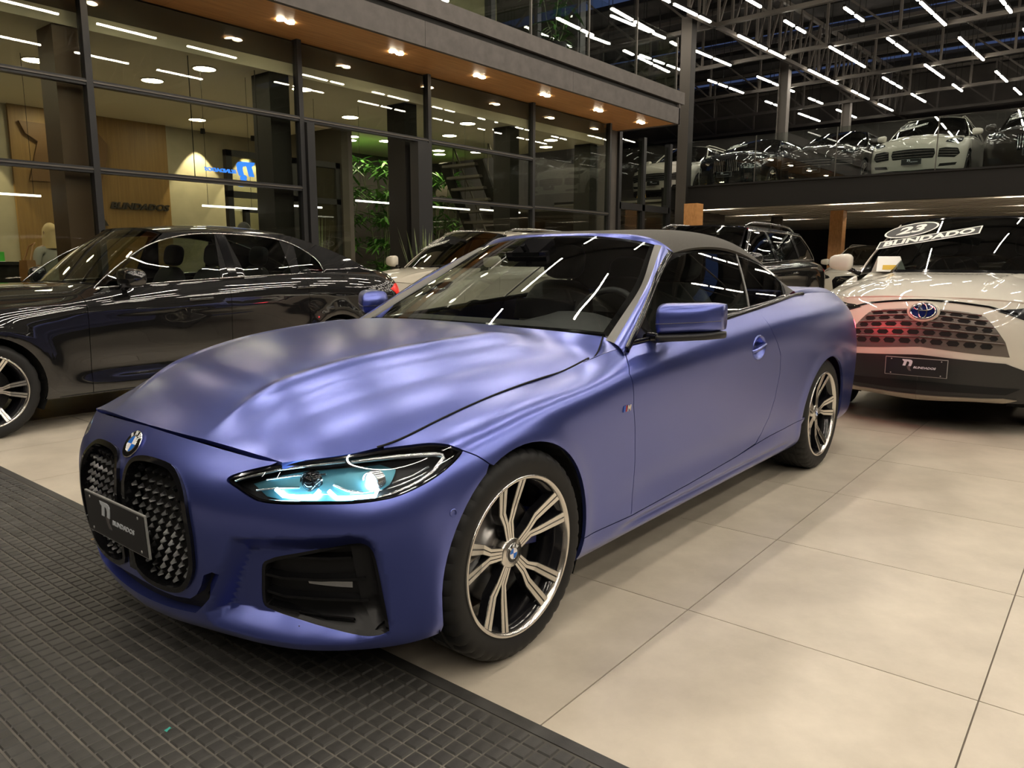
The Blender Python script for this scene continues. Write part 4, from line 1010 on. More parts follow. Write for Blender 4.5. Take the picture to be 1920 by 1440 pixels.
# inner black door frames
for k, (x0, x1, y) in enumerate(((6.9, 8.2, 11.6), (8.2, 9.2, 11.6))):
    d = S(empty('door_%d' % (k+1), (x0, y, 0)))
    w = x1-x0
    for a, b in (((0,-.05,0),(.10,.05,3.0)), ((w-.10,-.05,0),(w,.05,3.0)), ((0,-.05,2.9),(w,.05,3.0)), ((0,-.05,2.25),(w,.05,2.35))): lb('door_frame', a, b, M['frame_dark'], d)
    lb('glass_pane', (.1,-.006,0), (w-.1,.006,2.9), M['fac_glass'], d)
    if k == 0:
        for a, b in (((.30,-.05,0),(.38,.05,2.1)), ((.86,-.05,0),(.94,.05,2.1)), ((.3,-.05,2.02),(.94,.05,2.1))): lb('door_leaf', a, b, M['frame_dark'], d)
pw = S(MB().bb((9.2,11.5,0),(9.45,14.0,3.65)).build('wall_partition', M['dark_wall']))
# downlights in the lobby
def downlight(x, y, z, r=.085, grp='round downlights in the lobby ceiling'):
    e = empty('downlight', (x, y, z)); tag(e, 'round warm downlight in the lobby ceiling', 'downlight', grp)
    inst('light_disc', disc_me, e); inst('light_ring', ring_me, e); return e
disc_me = MB().lathe([(.001,-.012),(.135,-.012)], 20, 'z').mesh('light_disc', M['disc'])
ring_me = MB().lathe([(.135,-.013),(.155,-.013),(.155,0.)], 20, 'z').mesh('light_ring', M['ceil_white'])
for x, y in ((3.9,10.7),(5.31,10.62),(5.42,9.46),(5.12,13.3),(6.9,9.46),(8.7,10.61),(8.85,9.46),(9.85,13.2),(10.03,12.2),(10.83,12.1),(10.71,13.4),(10.39,9.44),(11.21,9.38),(11.14,10.6),(12.61,10.5),(12.81,9.37),(12.46,12.2),(13.17,11.7),(13.5,10.0),(2.4,10.6),(2.4,12.6),(7.2,12.9)): downlight(x, y, 3.65)
# spot lamps that wash the plaster and dark walls
for kw, (x, e_) in enumerate(((3.9, 170), (7.75, 170), (8.8, 170), (13.6, 60), (14.5, 60), (15.6, 60))):
    h = empty('wall_washer', (x, 13.72, 3.6)); tag(h, ['leftmost','second','third','fourth','fifth','sixth'][kw]+' wall washer spot from the left at the lobby back wall', 'spotlight', 'wall washer spots of the lobby')
    MB().lathe([(.04,.05),(.045,-.04),(.03,-.04)], 16, 'z').build('spot_can', M['steel_dark'], h, True)
    l = bpy.data.lights.new('wash_light', 'SPOT'); l.energy = e_; l.color = (1,.84,.52); l.spot_size = math.radians(64); l.spot_blend = .10; l.shadow_soft_size = .03
    lo = link(bpy.data.objects.new('wash_light', l), h); lo.location = (0, 0, -.06); lo.rotation_euler = (math.radians(9), 0, 0)
# linear pendants
for kp, (x0, x1, y, z) in enumerate(((5.3,6.1,9.5,1.93),(6.65,7.5,9.9,2.04),(8.1,9.1,9.8,2.18),(9.5,10.6,9.6,2.16),(10.9,12.1,9.6,2.18),(3.0,3.75,10.5,2.0))):
    e = empty('linear_pendant', ((x0+x1)/2, y, z)); tag(e, ('thin white linear pendant lamp at the left edge of the lobby' if kp == 5 else ['second','third','fourth','fifth','sixth'][kp]+' thin linear pendant lamp from the left in the lobby'), 'pendant lamp', 'linear pendants of the lobby'); w = x1-x0
    lb('light_bar', (-w/2,-.012,-.012), (w/2,.012,.012), M['pend'], e)
    for s in (-1, 1): lb('cable', (s*w*.4-.002,-.002,.012), (s*w*.4+.002,.002,3.65-z), M['steel_dark'], e)
# ---- balcony over the front
bal = S(empty('ceiling_balcony', (0, 7.66, 4.08)), 'balcony with wooden soffit and grey cement fascia')
for x0, x1 in ((-3,1.6),(1.6,4.6),(4.6,7.6),(7.6,11.1),(11.1,15.05)):
    lb('soffit_board', (x0+.002,.02,0), (x1-.002,1.20,.03), M['wood'], bal)
    lb('fascia_panel', (x0+.003,0,-.015), (x1-.003,.06,.31), M['fascia'], bal)
lb('fascia_groove', (-3,.05,.31), (15.05,.09,.40), M['steel_dark'], bal)
lb('fascia_cap', (-3,-.02,.40), (15.2,.10,.64), M['fascia'], bal)
lb('balcony_slab', (-3,.09,.03), (15.05,6.5,.55), M['dark_wall'], bal)
lb('fascia_end', (15.0,.0,-.015), (15.06,6.0,.64), M['fascia'], bal)
lb('soffit_board', (13.9,1.20,0), (15.05,6.3,.03), M['wood'], bal)
gl = empty('balustrade', (0, 7.72, 4.72)); tag(gl, 'clear glass balustrade along the balcony edge', 'balustrade')
for x0, x1 in zip([-2,1.4,4.4,7.3,10.0,11.65,13.3], [1.4,4.4,7.3,10.0,11.65,13.3,14.95]):
    lb('glass_pane', (x0+.01,0,0), (x1-.01,.014,1.05), M['rail_glass'], gl); lb('post', (x1-.012,-.01,0), (x1+.012,.03,1.06), M['steel_beam'], gl)
lb('glass_pane', (14.96,.02,0), (14.974,3.0,1.05), M['rail_glass'], gl)
soff_me = MB().lathe([(.001,-.010),(.048,-.010),(.060,-.004)], 16, 'z').mesh('lamp_face', M['disc2'])
ORD = ['rightmost', 'second', 'third', 'fourth', 'fifth', 'sixth', 'seventh', 'eighth', 'ninth']
for kx, x in enumerate((14.40, 12.77, 11.06, 9.33, 7.59, 5.8, 4.0, 2.3, .6)):
    e = empty('soffit_lamp', (x, 8.22, 4.08)); tag(e, ('rightmost twin recessed lamp in the wooden balcony soffit' if kx == 0 else ORD[kx]+' twin recessed lamp from the right in the wooden balcony soffit'), 'downlight', 'twin lamps of the wooden soffit')
    for s in (-1, 1): inst('lamp_face', soff_me, e, (s*.055, 0, -.002), (0, s*.18, 0))
# upper storey behind the balcony
up = S(empty('wall_upper', (0, 9.6, 4.63)), 'glazed upper storey behind the balcony')
ux = [-2,1,3.6,5.5,7.4,9.3,11.2,12.6,14.0]
for x in ux: lb('mullion', (x-.06,-.08,0), (x+.06,.08,3.6), M['frame_dark'], up)
for a, b in zip(ux[:-1], ux[1:]):
    lb('glass_pane', (a+.06,-.006,.1), (b-.06,.006,3.5), M['fac_glass'], up); lb('transom', (a+.06,-.06,2.3), (b-.06,.06,2.4), M['frame_dark'], up)
lb('inner_wall', (-2,2.2,0), (14,2.4,3.6), M['plaster'], up); lb('inner_ceiling', (-2,0,3.5), (14,2.4,3.6), M['ceil_white'], up); lb('end_wall', (14.0,-.1,0), (14.2,4.4,3.6), M['frame_dark'], up)
for x in (9.9, 10.6): lb('inner_door', (x,2.1,0), (x+.5,2.2,2.4), M['frame_dark'], up)
for x in (2.2,4.5,6.5,8.4,10.3,12.0,13.3): downlight(x, 10.7, 8.12, .085)
# ---- end block between the front and the mezzanine
eb = S(empty('wall_end', (14.1, YF, 0)), 'dark glazed end block beside the mezzanine column')
for x in (0, 1.0, 2.1, 3.4): lb('mullion', (x-.06,.3,0), (x+.06,.45,4.08), M['frame_dark'], eb)
lb('dark_panel', (.1,.36,0), (1.0,.40,4.08), M['dark_wall'], eb); lb('transom', (1.0,.3,2.40), (3.4,.45,2.55), M['frame_dark'], eb)
lb('glass_pane', (1.06,.36,.1), (2.04,.372,4.0), M['fac_glass'], eb); lb('glass_pane', (2.16,.36,2.6), (3.34,.372,4.0), M['fac_glass'], eb); lb('glass_pane', (2.16,.36,.1), (3.34,.372,2.4), M['fac_glass'], eb)
lb('inner_wall', (.1,4.4,0), (6,4.5,4.08), M['dark_wall'], eb); lb('pale_pier', (2.5,2.2,2.5), (3.1,2.5,4.05), M['fascia'], eb); lb('end_slab', (1.0,.5,2.42), (5.5,4.4,2.52), M['dark_wall'], eb)
ys = MB().bb((-.17,-.02,0),(.17,.02,.42)); ys = empty('folding_sign', (18.55, 10.5, 2.62)); 
tag(ys, 'yellow folding caution sign on the dark ledge beside the column', 'sign')
# ---- mezzanine with its steel edge
mz_ = S(empty('floor_mezzanine', (18, 0, 0)), 'dark steel mezzanine deck carrying parked cars')
lb('edge_beam', (0,-12,2.55), (.25,9.6,3.08), M['steel_dark'], mz_); lb('beam_flange', (-.04,-12,3.06), (.3,9.6,3.10), M['steel_dark'], mz_); lb('beam_flange', (-.03,-12,2.53), (.3,9.6,2.57), M['steel_dark'], mz_)
lb('deck', (.25,-12,2.84), (17,16,2.90), M['mezz_floor'], mz_)
for k in range(26): lb('deck_rib', (.5+k*.62,-12,2.60), (.74+k*.62,16,2.80), M['deck_steel'], mz_)
lb('deck_soffit', (.25,-12,2.78), (17,16,2.84), M['deck_steel'], mz_)
lb('ledge', (-.2,9.6,2.40), (4,14,2.62), M['dark_wall'], mz_)
rg = empty('balustrade', (18.1, 0, 3.10)); tag(rg, 'clear glass balustrade along the mezzanine edge', 'balustrade')
yy = [9.2,7.2,5.35,3.35,1.2,-1.0,-3.2,-6]
for a, b in zip(yy[1:], yy[:-1]):
    lb('glass_pane', (-.007,a+.008,0), (.007,b-.008,1.08), M['rail_glass'], rg); lb('post', (-.015,a-.008,-.02), (.015,a+.008,1.08), M['steel_beam'], rg)
for k, (x, y, z1) in enumerate(((18.0,9.0,7.1),(24,8.75,7.2),(30,8.6,7.3),(24,-3.0,7.2),(30,-3.2,7.3))):
    c = S(MB().box((0,-.13,z1/2),(.26,.03,z1)).box((0,.13,z1/2),(.26,.03,z1)).box((0,0,z1/2),(.03,.24,z1)).build('column_%d' % (k+1), M['steel_beam'] if k else M['steel_dark'], None, False, (x, y, 0)))
lb('column_edge', (17.86,8.86,0), (17.875,9.13,7.1), M['steel_beam']); S(bpy.data.objects['column_edge'])
for k, (x, y) in enumerate(((22.0,6.33),(17.3,8.35),(22.0,1.0))):
    o = MB().bb((-.17,-.17,0),(.17,.17,2.60)).build('pillar_%d' % (k+1), M['wood'], None, False, (x, y, 0)); S(o, 'square wooden pillar under the mezzanine')
S(MB().bb((34.8,-14,0),(35,22,9)).build('wall_far', M['dark_wall']))
for k in range(12): pass
S(MB().bb((-12,-14.2,0),(35,-14,9)).build('wall_right', M['dark_wall'])); S(MB().bb((-12.2,-14,0),(-12,22,9)).build('wall_rear', M['dark_wall'])); S(MB().bb((15,21.8,0),(35,22,9)).build('wall_north', M['dark_wall']))
fw = S(empty('trim_1', (34.75, 0, 0)))
for k in range(14): lb('wall_panel', (-.05,-5+k*1.9+.02,3.2), (0,-5+(k+1)*1.9-.02,6.2), M['far_panel'] if 'far_panel' in M else M['dark_wall'], fw)
# ---- roof: deck, trusses, rows of tube lights (the roof grid is turned a little against the floor grid)
RA = math.radians(-3.2)
def rr(x, y): dx, dy = x-18, y-5.9; return 18+dx*math.cos(RA)-dy*math.sin(RA), 5.9+dx*math.sin(RA)+dy*math.cos(RA)
roof = S(empty('ceiling_roof', (0, 0, 8.7)), 'dark metal roof of the hall')
for x0, x1 in ((-14,19.6),(20.6,25.6),(26.6,31.6),(32.4,38)): lb('roof_sheet', (x0,-18,0), (x1,24,.1), M['roof_deck'], roof)
for k in range(28): lb('purlin', (-13+k*1.75,-18,-.16), (-12.93+k*1.75,24,-.02), M['steel_dark'], roof)
ZB, ZT = 6.95, 8.45
def truss(p0, p1, n, label, name='truss'):
    p0, p1 = Vector((*p0, 0)), Vector((*p1, 0)); L = (p1-p0).length; a = math.atan2(p1.y-p0.y, p1.x-p0.x)
    e = empty(name, (p0.x, p0.y, ZB), a); S(e, label)
    lb('lower_chord', (0,-.05,-.05), (L,.05,.05), M['steel_beam'], e); lb('upper_chord', (0,-.05,ZT-ZB-.05), (L,.05,ZT-ZB+.05), M['steel_beam'], e)
    d = L/n; h = ZT-ZB
    pm = MB().bb((-.03,-.03,0),(.03,.03,h)).mesh('post', M['steel_beam']); dm = MB().bar((0,0,0),(d,0,h),.05,.05,(0,1,0)).mesh('diagonal', M['steel_beam'])
    for k in range(n):
        inst('post', pm, e, (k*d, 0, 0)); inst('diagonal', dm, e, (k*d, 0, 0))
for x in (-8,-3.5,1,5.5,10,14.2,18.3,21.9,25.9,29.7,33.4):
    y1 = 7.3 if x < 14 else 20.
    truss(rr(x, -13), rr(x, y1), 12 if x < 14 else 18, 'steel roof truss across the hall')
truss(rr(17, 8.55), rr(34.5, 8.55), 24, 'long steel roof truss running towards the far wall')
truss(rr(17, -3.2), rr(34.5, -3.2), 24, 'long steel roof truss on the right side')
tube_me = MB().bb((-.74,-.024,-.018),(.74,.024,.018)).mesh('lamp_tube', M['tube']); hold_me = MB().bb((-.55,-.035,.018),(.55,.035,.07)).bb((-.45,-.006,.07),(-.438,.006,1.832)).bb((.438,-.006,.07),(.45,.006,1.832)).mesh('lamp_housing', M['steel_dark'])
hold2_me = MB().bb((-.6,-.035,.018),(.6,.035,.081)).mesh('lamp_housing', M['steel_dark'])
M['tube_far'] = emitter('far_lamp_white', (1., .90, .76), 46.)
far_long = MB().bb((-.50,-.024,-.018),(.50,.024,.018)).mesh('lamp_tube', M['tube_far']); far_short = MB().bb((-.27,-.024,-.018),(.27,.024,.018)).mesh('lamp_tube', M['tube_far'])
hold_s = MB().bb((-.29,-.035,.018),(.29,.035,.07)).bb((-.006,-.006,.07),(.006,.006,1.832)).mesh('lamp_housing', M['steel_dark'])
rnd = random.Random(4)
ROWS = [16.4,13.6,11.2,9.85,8.35,7.0,5.62,4.25,2.9,1.5,.1,-1.4,-2.9,-4.4,-6.0,-7.6,-9.2,-10.8]
def tube_light(px, py, me, hm):
    if py > 7.3 and px < 15.6: return
    e = empty('tube_light', (px, py, 6.86), RA); inst('lamp_tube', me, e); inst('lamp_housing', hm, e)
    far = px > 15
    tag(e, 'short white linear lamp hung under the far roof trusses in a long row' if far else 'long white tube light hung under the near roof trusses', 'tube light', 'short lamps in rows under the far roof' if far else 'long tube lights under the near roof')
for k, y in enumerate(ROWS):
    x = 15.3+rnd.uniform(0, .5)                             # far part over the mezzanine: groups of short and long lamps
    while x < 31.5 and y < 12 and y > -5:
        for g in range(rnd.choice((2, 3))):
            if rnd.random() < .35: tube_light(*rr(x+.45, y), far_long, hold_me); x += 1.15
            else: tube_light(*rr(x+.2, y), far_short, hold_s); x += .72
        x += rnd.uniform(.9, 1.7)
    if k % 2 == 0 and y < 7.2:                              # near part over the floor: single long lamps
        x = -6.5+(.9 if k % 4 else 0)
        while x < 14.5: tube_light(*rr(x, y), tube_me, hold_me); x += 2.35
# added lamps, hidden between the ribs to brighten the mezzanine underside
for k in (1, 6, 11):
    for y in (9.0, 5.4, 1.8, -1.8, -5.4):
        e = empty('tube_light', (18.93+k*.62, y, 2.70), math.pi/2); inst('lamp_tube', far_long, e); inst('lamp_housing', hold2_me, e)
        tag(e, 'added tube light hidden between the ribs to brighten the mezzanine underside', 'tube light', 'added hidden lamps under the mezzanine')
# ================================================================ the other cars
M['paint_black'] = mat('gloss_black_paint', (.0035,.0035,.004), .5, 0, .1, coat=1., crough=.0)
M['paint_black'].node_tree.nodes['Principled BSDF'].inputs['Coat IOR'].default_value = 1.8; M['paint_black'].node_tree.nodes['Principled BSDF'].inputs['Coat Roughness'].default_value = .03
M['paint_white'] = mat('gloss_white_paint', (.60,.57,.50), .5, 0, .1, coat=1., crough=.0)
M['paint_pearl'] = mat('pearl_white_paint', (.56,.52,.44), .5, 0, .1, coat=1., crough=.0)
M['paint_dark'] = mat('dark_brown_paint', (.018,.013,.010), .4, .2, .2, coat=1., crough=.0)
M['grille_grey'] = mat('grille_warm_grey', (.16,.14,.125), .35, .5)
M['skid_silver'] = mat('skid_plate_silver', (.30,.27,.22), .35, .7)
M['sticker'] = mat('white_sticker', (.82,.82,.78), .6); M['sticker_k'] = mat('black_sticker', (.01,.01,.01), .5)
M['lamp_dark'] = mat('lamp_dark_housing', (.02,.02,.022), .15)
M['clad'] = mat('black_cladding', (.014,.014,.014), .5)
def copy_tree(o, parent=None):
    c = o.copy(); COL.objects.link(c); c.parent = parent
    for ch in list(o.children): copy_tree(ch, c)
    return c
class Flat2:
    nu = 100; nv = 100
    def __init__(s, gy): s.gy = gy
    def _raw(s, u, v):
        u = np.asarray(u, float); v = np.asarray(v, float); o = np.zeros_like(u)
        return np.stack([-u, s.gy(-u, v), v], 1), np.stack([o-1, o, o], 1), np.stack([o, o, o+1], 1)
    def ev(s, u, v):
        p, a, b = s._raw(u, v); e = .01
        pv = (s._raw(u, np.asarray(v)+e)[0]-p)/e; pu = (s._raw(np.asarray(u)+e, v)[0]-p)/e; n = np.cross(pu, pv)
        return p, n/np.linalg.norm(n, axis=1)[:, None]
WHEEL_MESH = {}
def simple_wheel(root, x, y, s, R, W, steer=0., phase=0., style='twin'):
    e = empty('wheel', (x, y*s, R), parent=root); e.rotation_euler = (0, 0, (0 if s > 0 else math.pi)+steer)
    k = R/.331; e.scale = (k, W/.225, k)
    if 'p' not in WHEEL_MESH:
        t = empty('tmp'); wheel_parts(t, (M['rubber'], M['rim_black'], M['machined']), seg=72); WHEEL_MESH['p'] = [(c.name.split('.')[0], c.data) for c in t.children]
        for c in list(t.children): bpy.data.objects.remove(c)
        bpy.data.objects.remove(t)
        a, b = spoke_mesh_twin('alloy_spoke', .248, (M['rim_black'], M['machined']), -.045, -.010); WHEEL_MESH['s'] = (fix_normals(a), fix_normals(b))
        WHEEL_MESH['h'] = MB().lathe([(.062,-.075),(.060,-.042),(.052,-.036),(.03,-.030),(.001,-.028)], 24, 'y').mesh('hub', M['rim_black'], True)
        WHEEL_MESH['d'] = MB().lathe([(.04,-.12),(.165,-.12),(.165,-.10),(.09,-.098),(.088,-.085),(.05,-.083)], 32, 'y').mesh('brake_disc', M['steel'], True)
    for nm, me in WHEEL_MESH['p']: inst(nm, me, e)
    for q in range(5):
        o = inst('spoke', WHEEL_MESH['s'][0], e, rot=(0, -math.radians(phase+72*q), 0)); inst('spoke_face', WHEEL_MESH['s'][1], o)
    inst('hub', WHEEL_MESH['h'], e); inst('brake_disc', WHEEL_MESH['d'], e)
    return e
def tub(surf, uv, off, r, nm, mt, par, s=1, n=8):
    uv = np.array(uv, float); p, nn = surf.ev(uv[:, 0], uv[:, 1]); p = p+nn*off; p[:, 1] *= s
    return MB().tube(p, r, n).build(nm, mt, par, True)
def car(name, label, loc, rz, sp, paint, cat='car', group=None):
    root = empty(name, loc, rz); tag(root, label, cat, group)
    P = paint; wb, hw, R = sp['wb'], sp['hw'], sp['R']; tr = sp.get('res', 1.)
    xk = ([-3.92, -2.851, -2.0, -.70, 0, .80], [-sp['tail'], -wb, -wb+.851*sp.get('xq', 1.), -.70*sp.get('xc', 1.), 0, sp['nose']])
    zk = tuple(zip(*sp['z']))
    def warp(p):
        q = p.copy(); q[:, 0] = np.interp(p[:, 0], xk[0], xk[1]); q[:, 1] = p[:, 1]*hw/.926; q[:, 2] = np.interp(p[:, 2], zk[0], zk[1]); return q
    Ra = R+sp.get('gap', .035); arcs = ((0, R+.005, Ra), (-wb, R+.005, Ra))
    def bdisp(p, u, v, n):
        x, z = p[:, 0], p[:, 2]; d = np.zeros(len(p))
        for cx in (0, -2.851):
            rr_ = np.hypot(x-cx, z-.335); d += (p[:, 1] > .7)*sstep(.16, .3, z)*.010*np.exp(-((rr_-.36)/.05)**2)
        f = sstep(-.4,-.8,x)*sstep(-2.5,-2.1,x)*(p[:, 1] > .5); d += f*(-.014*np.exp(-((z-.38)/.07)**2))+f*.004*np.exp(-((z-.76)/.02)**2)
        return n*d[:, None]
    band = Surf(BAND, disp=bdisp, warp=warp)
    bt = band.ev(np.linspace(7, 22, 120), np.full(120, 8.))[0]; bb_ = band.ev(np.linspace(6, 23, 120), np.full(120, 0.))[0]
    ztop = lambda x: np.interp(-x, -bt[:, 0], bt[:, 2]); zbot = lambda x: np.interp(-x, -bb_[:, 0], bb_[:, 2])
    def bottom(x0, x1):
        """from rear x1 to front x0 along the lower edge, stepping over the arches"""
        xs = []; x = x1
        pts = []
        ev_ = sorted([x1, x0]+[cx+s*math.sqrt(max(0, r*r-(zbot(cx)-cz)**2)) for cx, cz, r in arcs for s in (-1, 1)])
        ev_ = [e for e in ev_ if x1-1e-6 <= e <= x0+1e-6]
        for a, b in zip(ev_[:-1], ev_[1:]):
            m = (a+b)/2; hit = [(cx, cz, r) for cx, cz, r in arcs if abs(m-cx) < r*.999 and abs(m-cx) < math.sqrt(max(0, r*r-(zbot(cx)-cz)**2))]
            if hit:
                cx, cz, r = hit[0]
                a0 = math.atan2((-1 if a < cx-1e-4 and abs(a-cx) > r*.9 else 1)*math.sqrt(max(0, r*r-(a-cx)**2)), a-cx); a1 = math.atan2((-1 if b > cx and abs(b-cx) > r*.9 and b < x0-1e-6 or (abs(b-cx) > r*.9) else 1)*math.sqrt(max(0, r*r-(b-cx)**2)), b-cx)
                if a0 < 0: a0 += 2*math.pi
                for t in np.linspace(a0, a1, 22): pts.append((cx+r*math.cos(t), cz+r*math.sin(t)))
            else:
                for t in np.linspace(0, 1, max(2, int((b-a)/.15)+2)): q = a+(b-a)*t; pts.append((q, zbot(q)+.002))
        return pts
    def vline(x, z0, z1, n=7): return [(x, z) for z in np.linspace(z0, z1, n)]
    def lower_at(x):
        z = zbot(x)
        for cx, cz, r in arcs:
            if abs(x-cx) < r: z = max(z, cz+math.sqrt(r*r-(x-cx)**2))
        return z
    inv = lambda pts, lim: [tuple(q) for q in band.inv(pts, XZ, lim=lim)]
    def flank(nm, x0, x1, lim, sides='LR', mt=P):
        top = [(x, ztop(x)) for x in np.linspace(x0, x1, 10)]
        t = inv(top, lim); t = [(u, 8.) for u, v in t]
        dn = inv(vline(x1, ztop(x1), lower_at(x1))[1:-1], lim); bo = inv(bottom(x0, x1), lim); upw = inv(vline(x0, lower_at(x0), ztop(x0))[1:-1], lim)
        for sd in sides: panel(nm, band, t+dn+bo+upw, mt, root, su=.2*tr, sv=.25*tr, sides=sd)
    xs = sp.get('seam', .16); d0, d1, d2 = sp['doors']
    # front bumper
    b1 = inv([q for q in bottom(Ra+.12, xs)], (5, 12, 0, 8)); u0 = b1[-1][0]
    up_ = inv(vline(xs, lower_at(xs), ztop(xs))[1:-1], (6, 12, 0, 8)); ut = inv([(xs, ztop(xs))], (6, 12, 0, 8))[0][0]
    fr = [(u, 0.) for u in np.linspace(0, u0, 14)]+b1[::-1]+up_+[(u, 8.) for u in np.linspace(ut, 0, 16)]
    panel('front_bumper', band, fr, P, root, su=.16*tr, sv=.2*tr, sides='LR', holes=[h for h in sp.get('holes', ())])
    flank('fender', xs, d0, (6, 15, 0, 8)); flank('front_door', d0, d1, (9, 19, 0, 8)); flank('rear_door', d1, d2, (11, 21, 0, 8))
    # rear quarter and tail
    lim = (13, 25, 0, 8); top = [(u, 8.) for u in np.linspace(inv([(d2, ztop(d2))], lim)[0][0], 22, 12)]
    xe = band.pos([22.], [0.])[0][0]; bo = inv(bottom(xe+.02, d2) if False else [q for q in bottom(d2, xe+.03)], lim)
    upw = inv(vline(d2, lower_at(d2), ztop(d2))[1:-1], lim)
    for sd in 'LR': panel('rear_quarter', band, top+[(22., v) for v in (6, 4, 2)]+bo+upw, P, root, su=.2*tr, sv=.25*tr, sides=sd)
    panel('rear_bumper', band, [(22, 0), (25, 0), (25, 8), (22, 8)], P, root, su=.25*tr, sv=.3*tr, sides='LR')
    hood = Surf(HOOD, disp=hood_disp_soft, warp=warp)
    panel('hood', hood, [(0, 0), (6, 0), (6, 9), (0, 9)], P, root, su=.14*tr, sv=.16*tr, gap=0, sides='LR', skirt=.02)
    # greenhouse
    (cx, cz), (fx, fz), (kx, kz), (gx, gz) = sp['cowl'], sp['rf'], sp['rr'], sp['rb']; yr = sp['yr']
    ce = hood.pos([6.], [9.])[0]; ce = np.array([ce[0]-.01, ce[1]+.02, ce[2]+.005])
    F = (0,.25,.5,.75,.9,1); fe = (fx-.10, yr-.03, fz-.05)
    wi = Surf(_rows(F, 3., [((cx+(fx-cx)*t, cz+(fz-cz)*t+.03*math.sin(math.pi*t)), (ce[0]+(fe[0]-ce[0])*t, ce[1]+(fe[1]-ce[1])*t+.02*math.sin(math.pi*t), ce[2]+(fe[2]-ce[2])*t+.015*math.sin(math.pi*t))) for t in (0,.25,.5,.75,1)]))
    panel('windscreen', wi, [(0,0),(5,0),(5,4),(0,4)], M[sp.get('ws', 'ws_dark')], root, su=.25, sv=.25, gap=0, skirt=0, sides='LR')
    for poly, sd in (([(4.7,.1),(4.7,3.9),(5,4),(5,0)], 'L'), ([(4.7,.1),(4.7,3.9),(5,4),(5,0)], 'R'), ([(0,0),(5,0),(4.7,.15),(0,.2)], 'LR'), ([(0,3.82),(4.7,3.85),(5,4),(0,4)], 'LR')):
        panel('glass_border', wi, poly, M['gloss_black'], root, su=.3, sv=.3, gap=0, off=.001, skirt=0, sides=sd)
    crown = sp.get('crown', .02); T = (0,.2,.4,.6,.8,1)
    be_ = np.array([[fe[0]+(kx-.02-fe[0])*t, yr*(1-.06*t*t*sp.get('taper', 1.)), fz-.05+(kz-fz)*t+crown*math.sin(math.pi*t)] for t in T])
    roof = Surf(_rows((0,.25,.5,.75,.9,1), 4.5, [((fx+(kx-fx)*t, fz+(kz-fz)*t+crown*1.2*math.sin(math.pi*t)), tuple(b)) for t, b in zip(T, be_)]))
    panel('roof', roof, [(0,0),(5,0),(5,5),(0,5)], M[sp['roofmat']] if 'roofmat' in sp else P, root, su=.2*tr, sv=.25*tr, gap=0, sides='LR', skirt=.01)
    re_ = be_[-1]; qb = bt[np.argmin(abs(bt[:, 0]-(gx+sp.get('rgo', .10))))]; ge = (gx+.06, qb[1]-.04, qb[2]+.0)
    rg_ = Surf(_rows(F, 3., [((kx+(gx-kx)*t, kz+(gz-kz)*t+sp.get('rgb', .03)*math.sin(math.pi*t)), (re_[0]+(ge[0]-re_[0])*t, re_[1]+(ge[1]-re_[1])*t, re_[2]+(ge[2]-re_[2])*t+sp.get('rgb', .03)*math.sin(math.pi*t))) for t in (0,.25,.5,.75,1)]))
    panel('rear_window', rg_, [(0,0),(5,0),(5,4),(0,4)], M['dark_glass'], root, su=.3, sv=.3, gap=0, skirt=0, sides='LR')
    # deck behind
    tr_ = rg_.ev(np.linspace(0, 5, 12), np.full(12, 4.))[0]; bk = band.ev(np.linspace(25, inv([(ge[0], ztop(ge[0]))], (14, 24, 0, 8))[0][0], 12), np.full(12, 8.))[0]
    half = [[a+(b-a)*t+np.array([0, 0, .02*math.sin(math.pi*t)]) for t in np.linspace(0, 1, 5)] for a, b in zip(tr_, bk)]
    grid_solid('rear_deck', [[q*[1,-1,1] for q in r] for r in half[::-1]]+half[1:], P, root)
    # side frame and windows
    we = wi.ev(np.full(9, 5.), np.linspace(0, 4, 9))[0]; ro = roof.ev(np.full(9, 5.), np.linspace(0, 5, 9))[0]; rge = rg_.ev(np.full(9, 5.), np.linspace(0, 4, 9))[0]
    up_ = list(we)+list(ro[1:-1])+list(rge)
    upx = np.array([q[0] for q in up_])
    yb = lambda x: np.interp(-np.asarray(x), -bt[:, 0], bt[:, 1])-.008
    zt = fz-.045
    def gy(x, z):
        b = yb(x); zb = np.interp(-np.asarray(x), -bt[:, 0], bt[:, 2]); t = np.clip((np.asarray(z)-zb)/(zt-zb), 0, 1.25); return b+(yr-b)*t**1.15
    fl = Flat2(gy)
    xb = np.linspace(ge[0], ce[0], 26); outl = [(-q[0], q[2]) for q in up_]+[(-x, ztop(x)-.004) for x in xb]
    outl = [q for i, q in enumerate(outl) if i == 0 or math.hypot(q[0]-outl[i-1][0], q[1]-outl[i-1][1]) > .004]
    inn = shrink_uv(fl, resample(outl, .04, .04), sp.get('inset', .05)); inn = np.array([q for q in inn])
    if 'dlo' in sp: inn = np.array(smooth_poly([(-x, z) for x, z in sp['dlo']], 5, keep=sp.get('dlok', ())))
    elif 'wend' in sp: inn = inn[inn[:, 0] < -sp['wend']]
    mid = inn[:, 1].min()
    splits = [-9]+[-x for x in sp['pillars']]+[9]; wins = []
    for a, b in zip(splits[:-1], splits[1:]):
        w = [tuple(q) for q in inn if a+.035 < q[0] < b-.035]
        if len(w) > 4: wins.append(w)
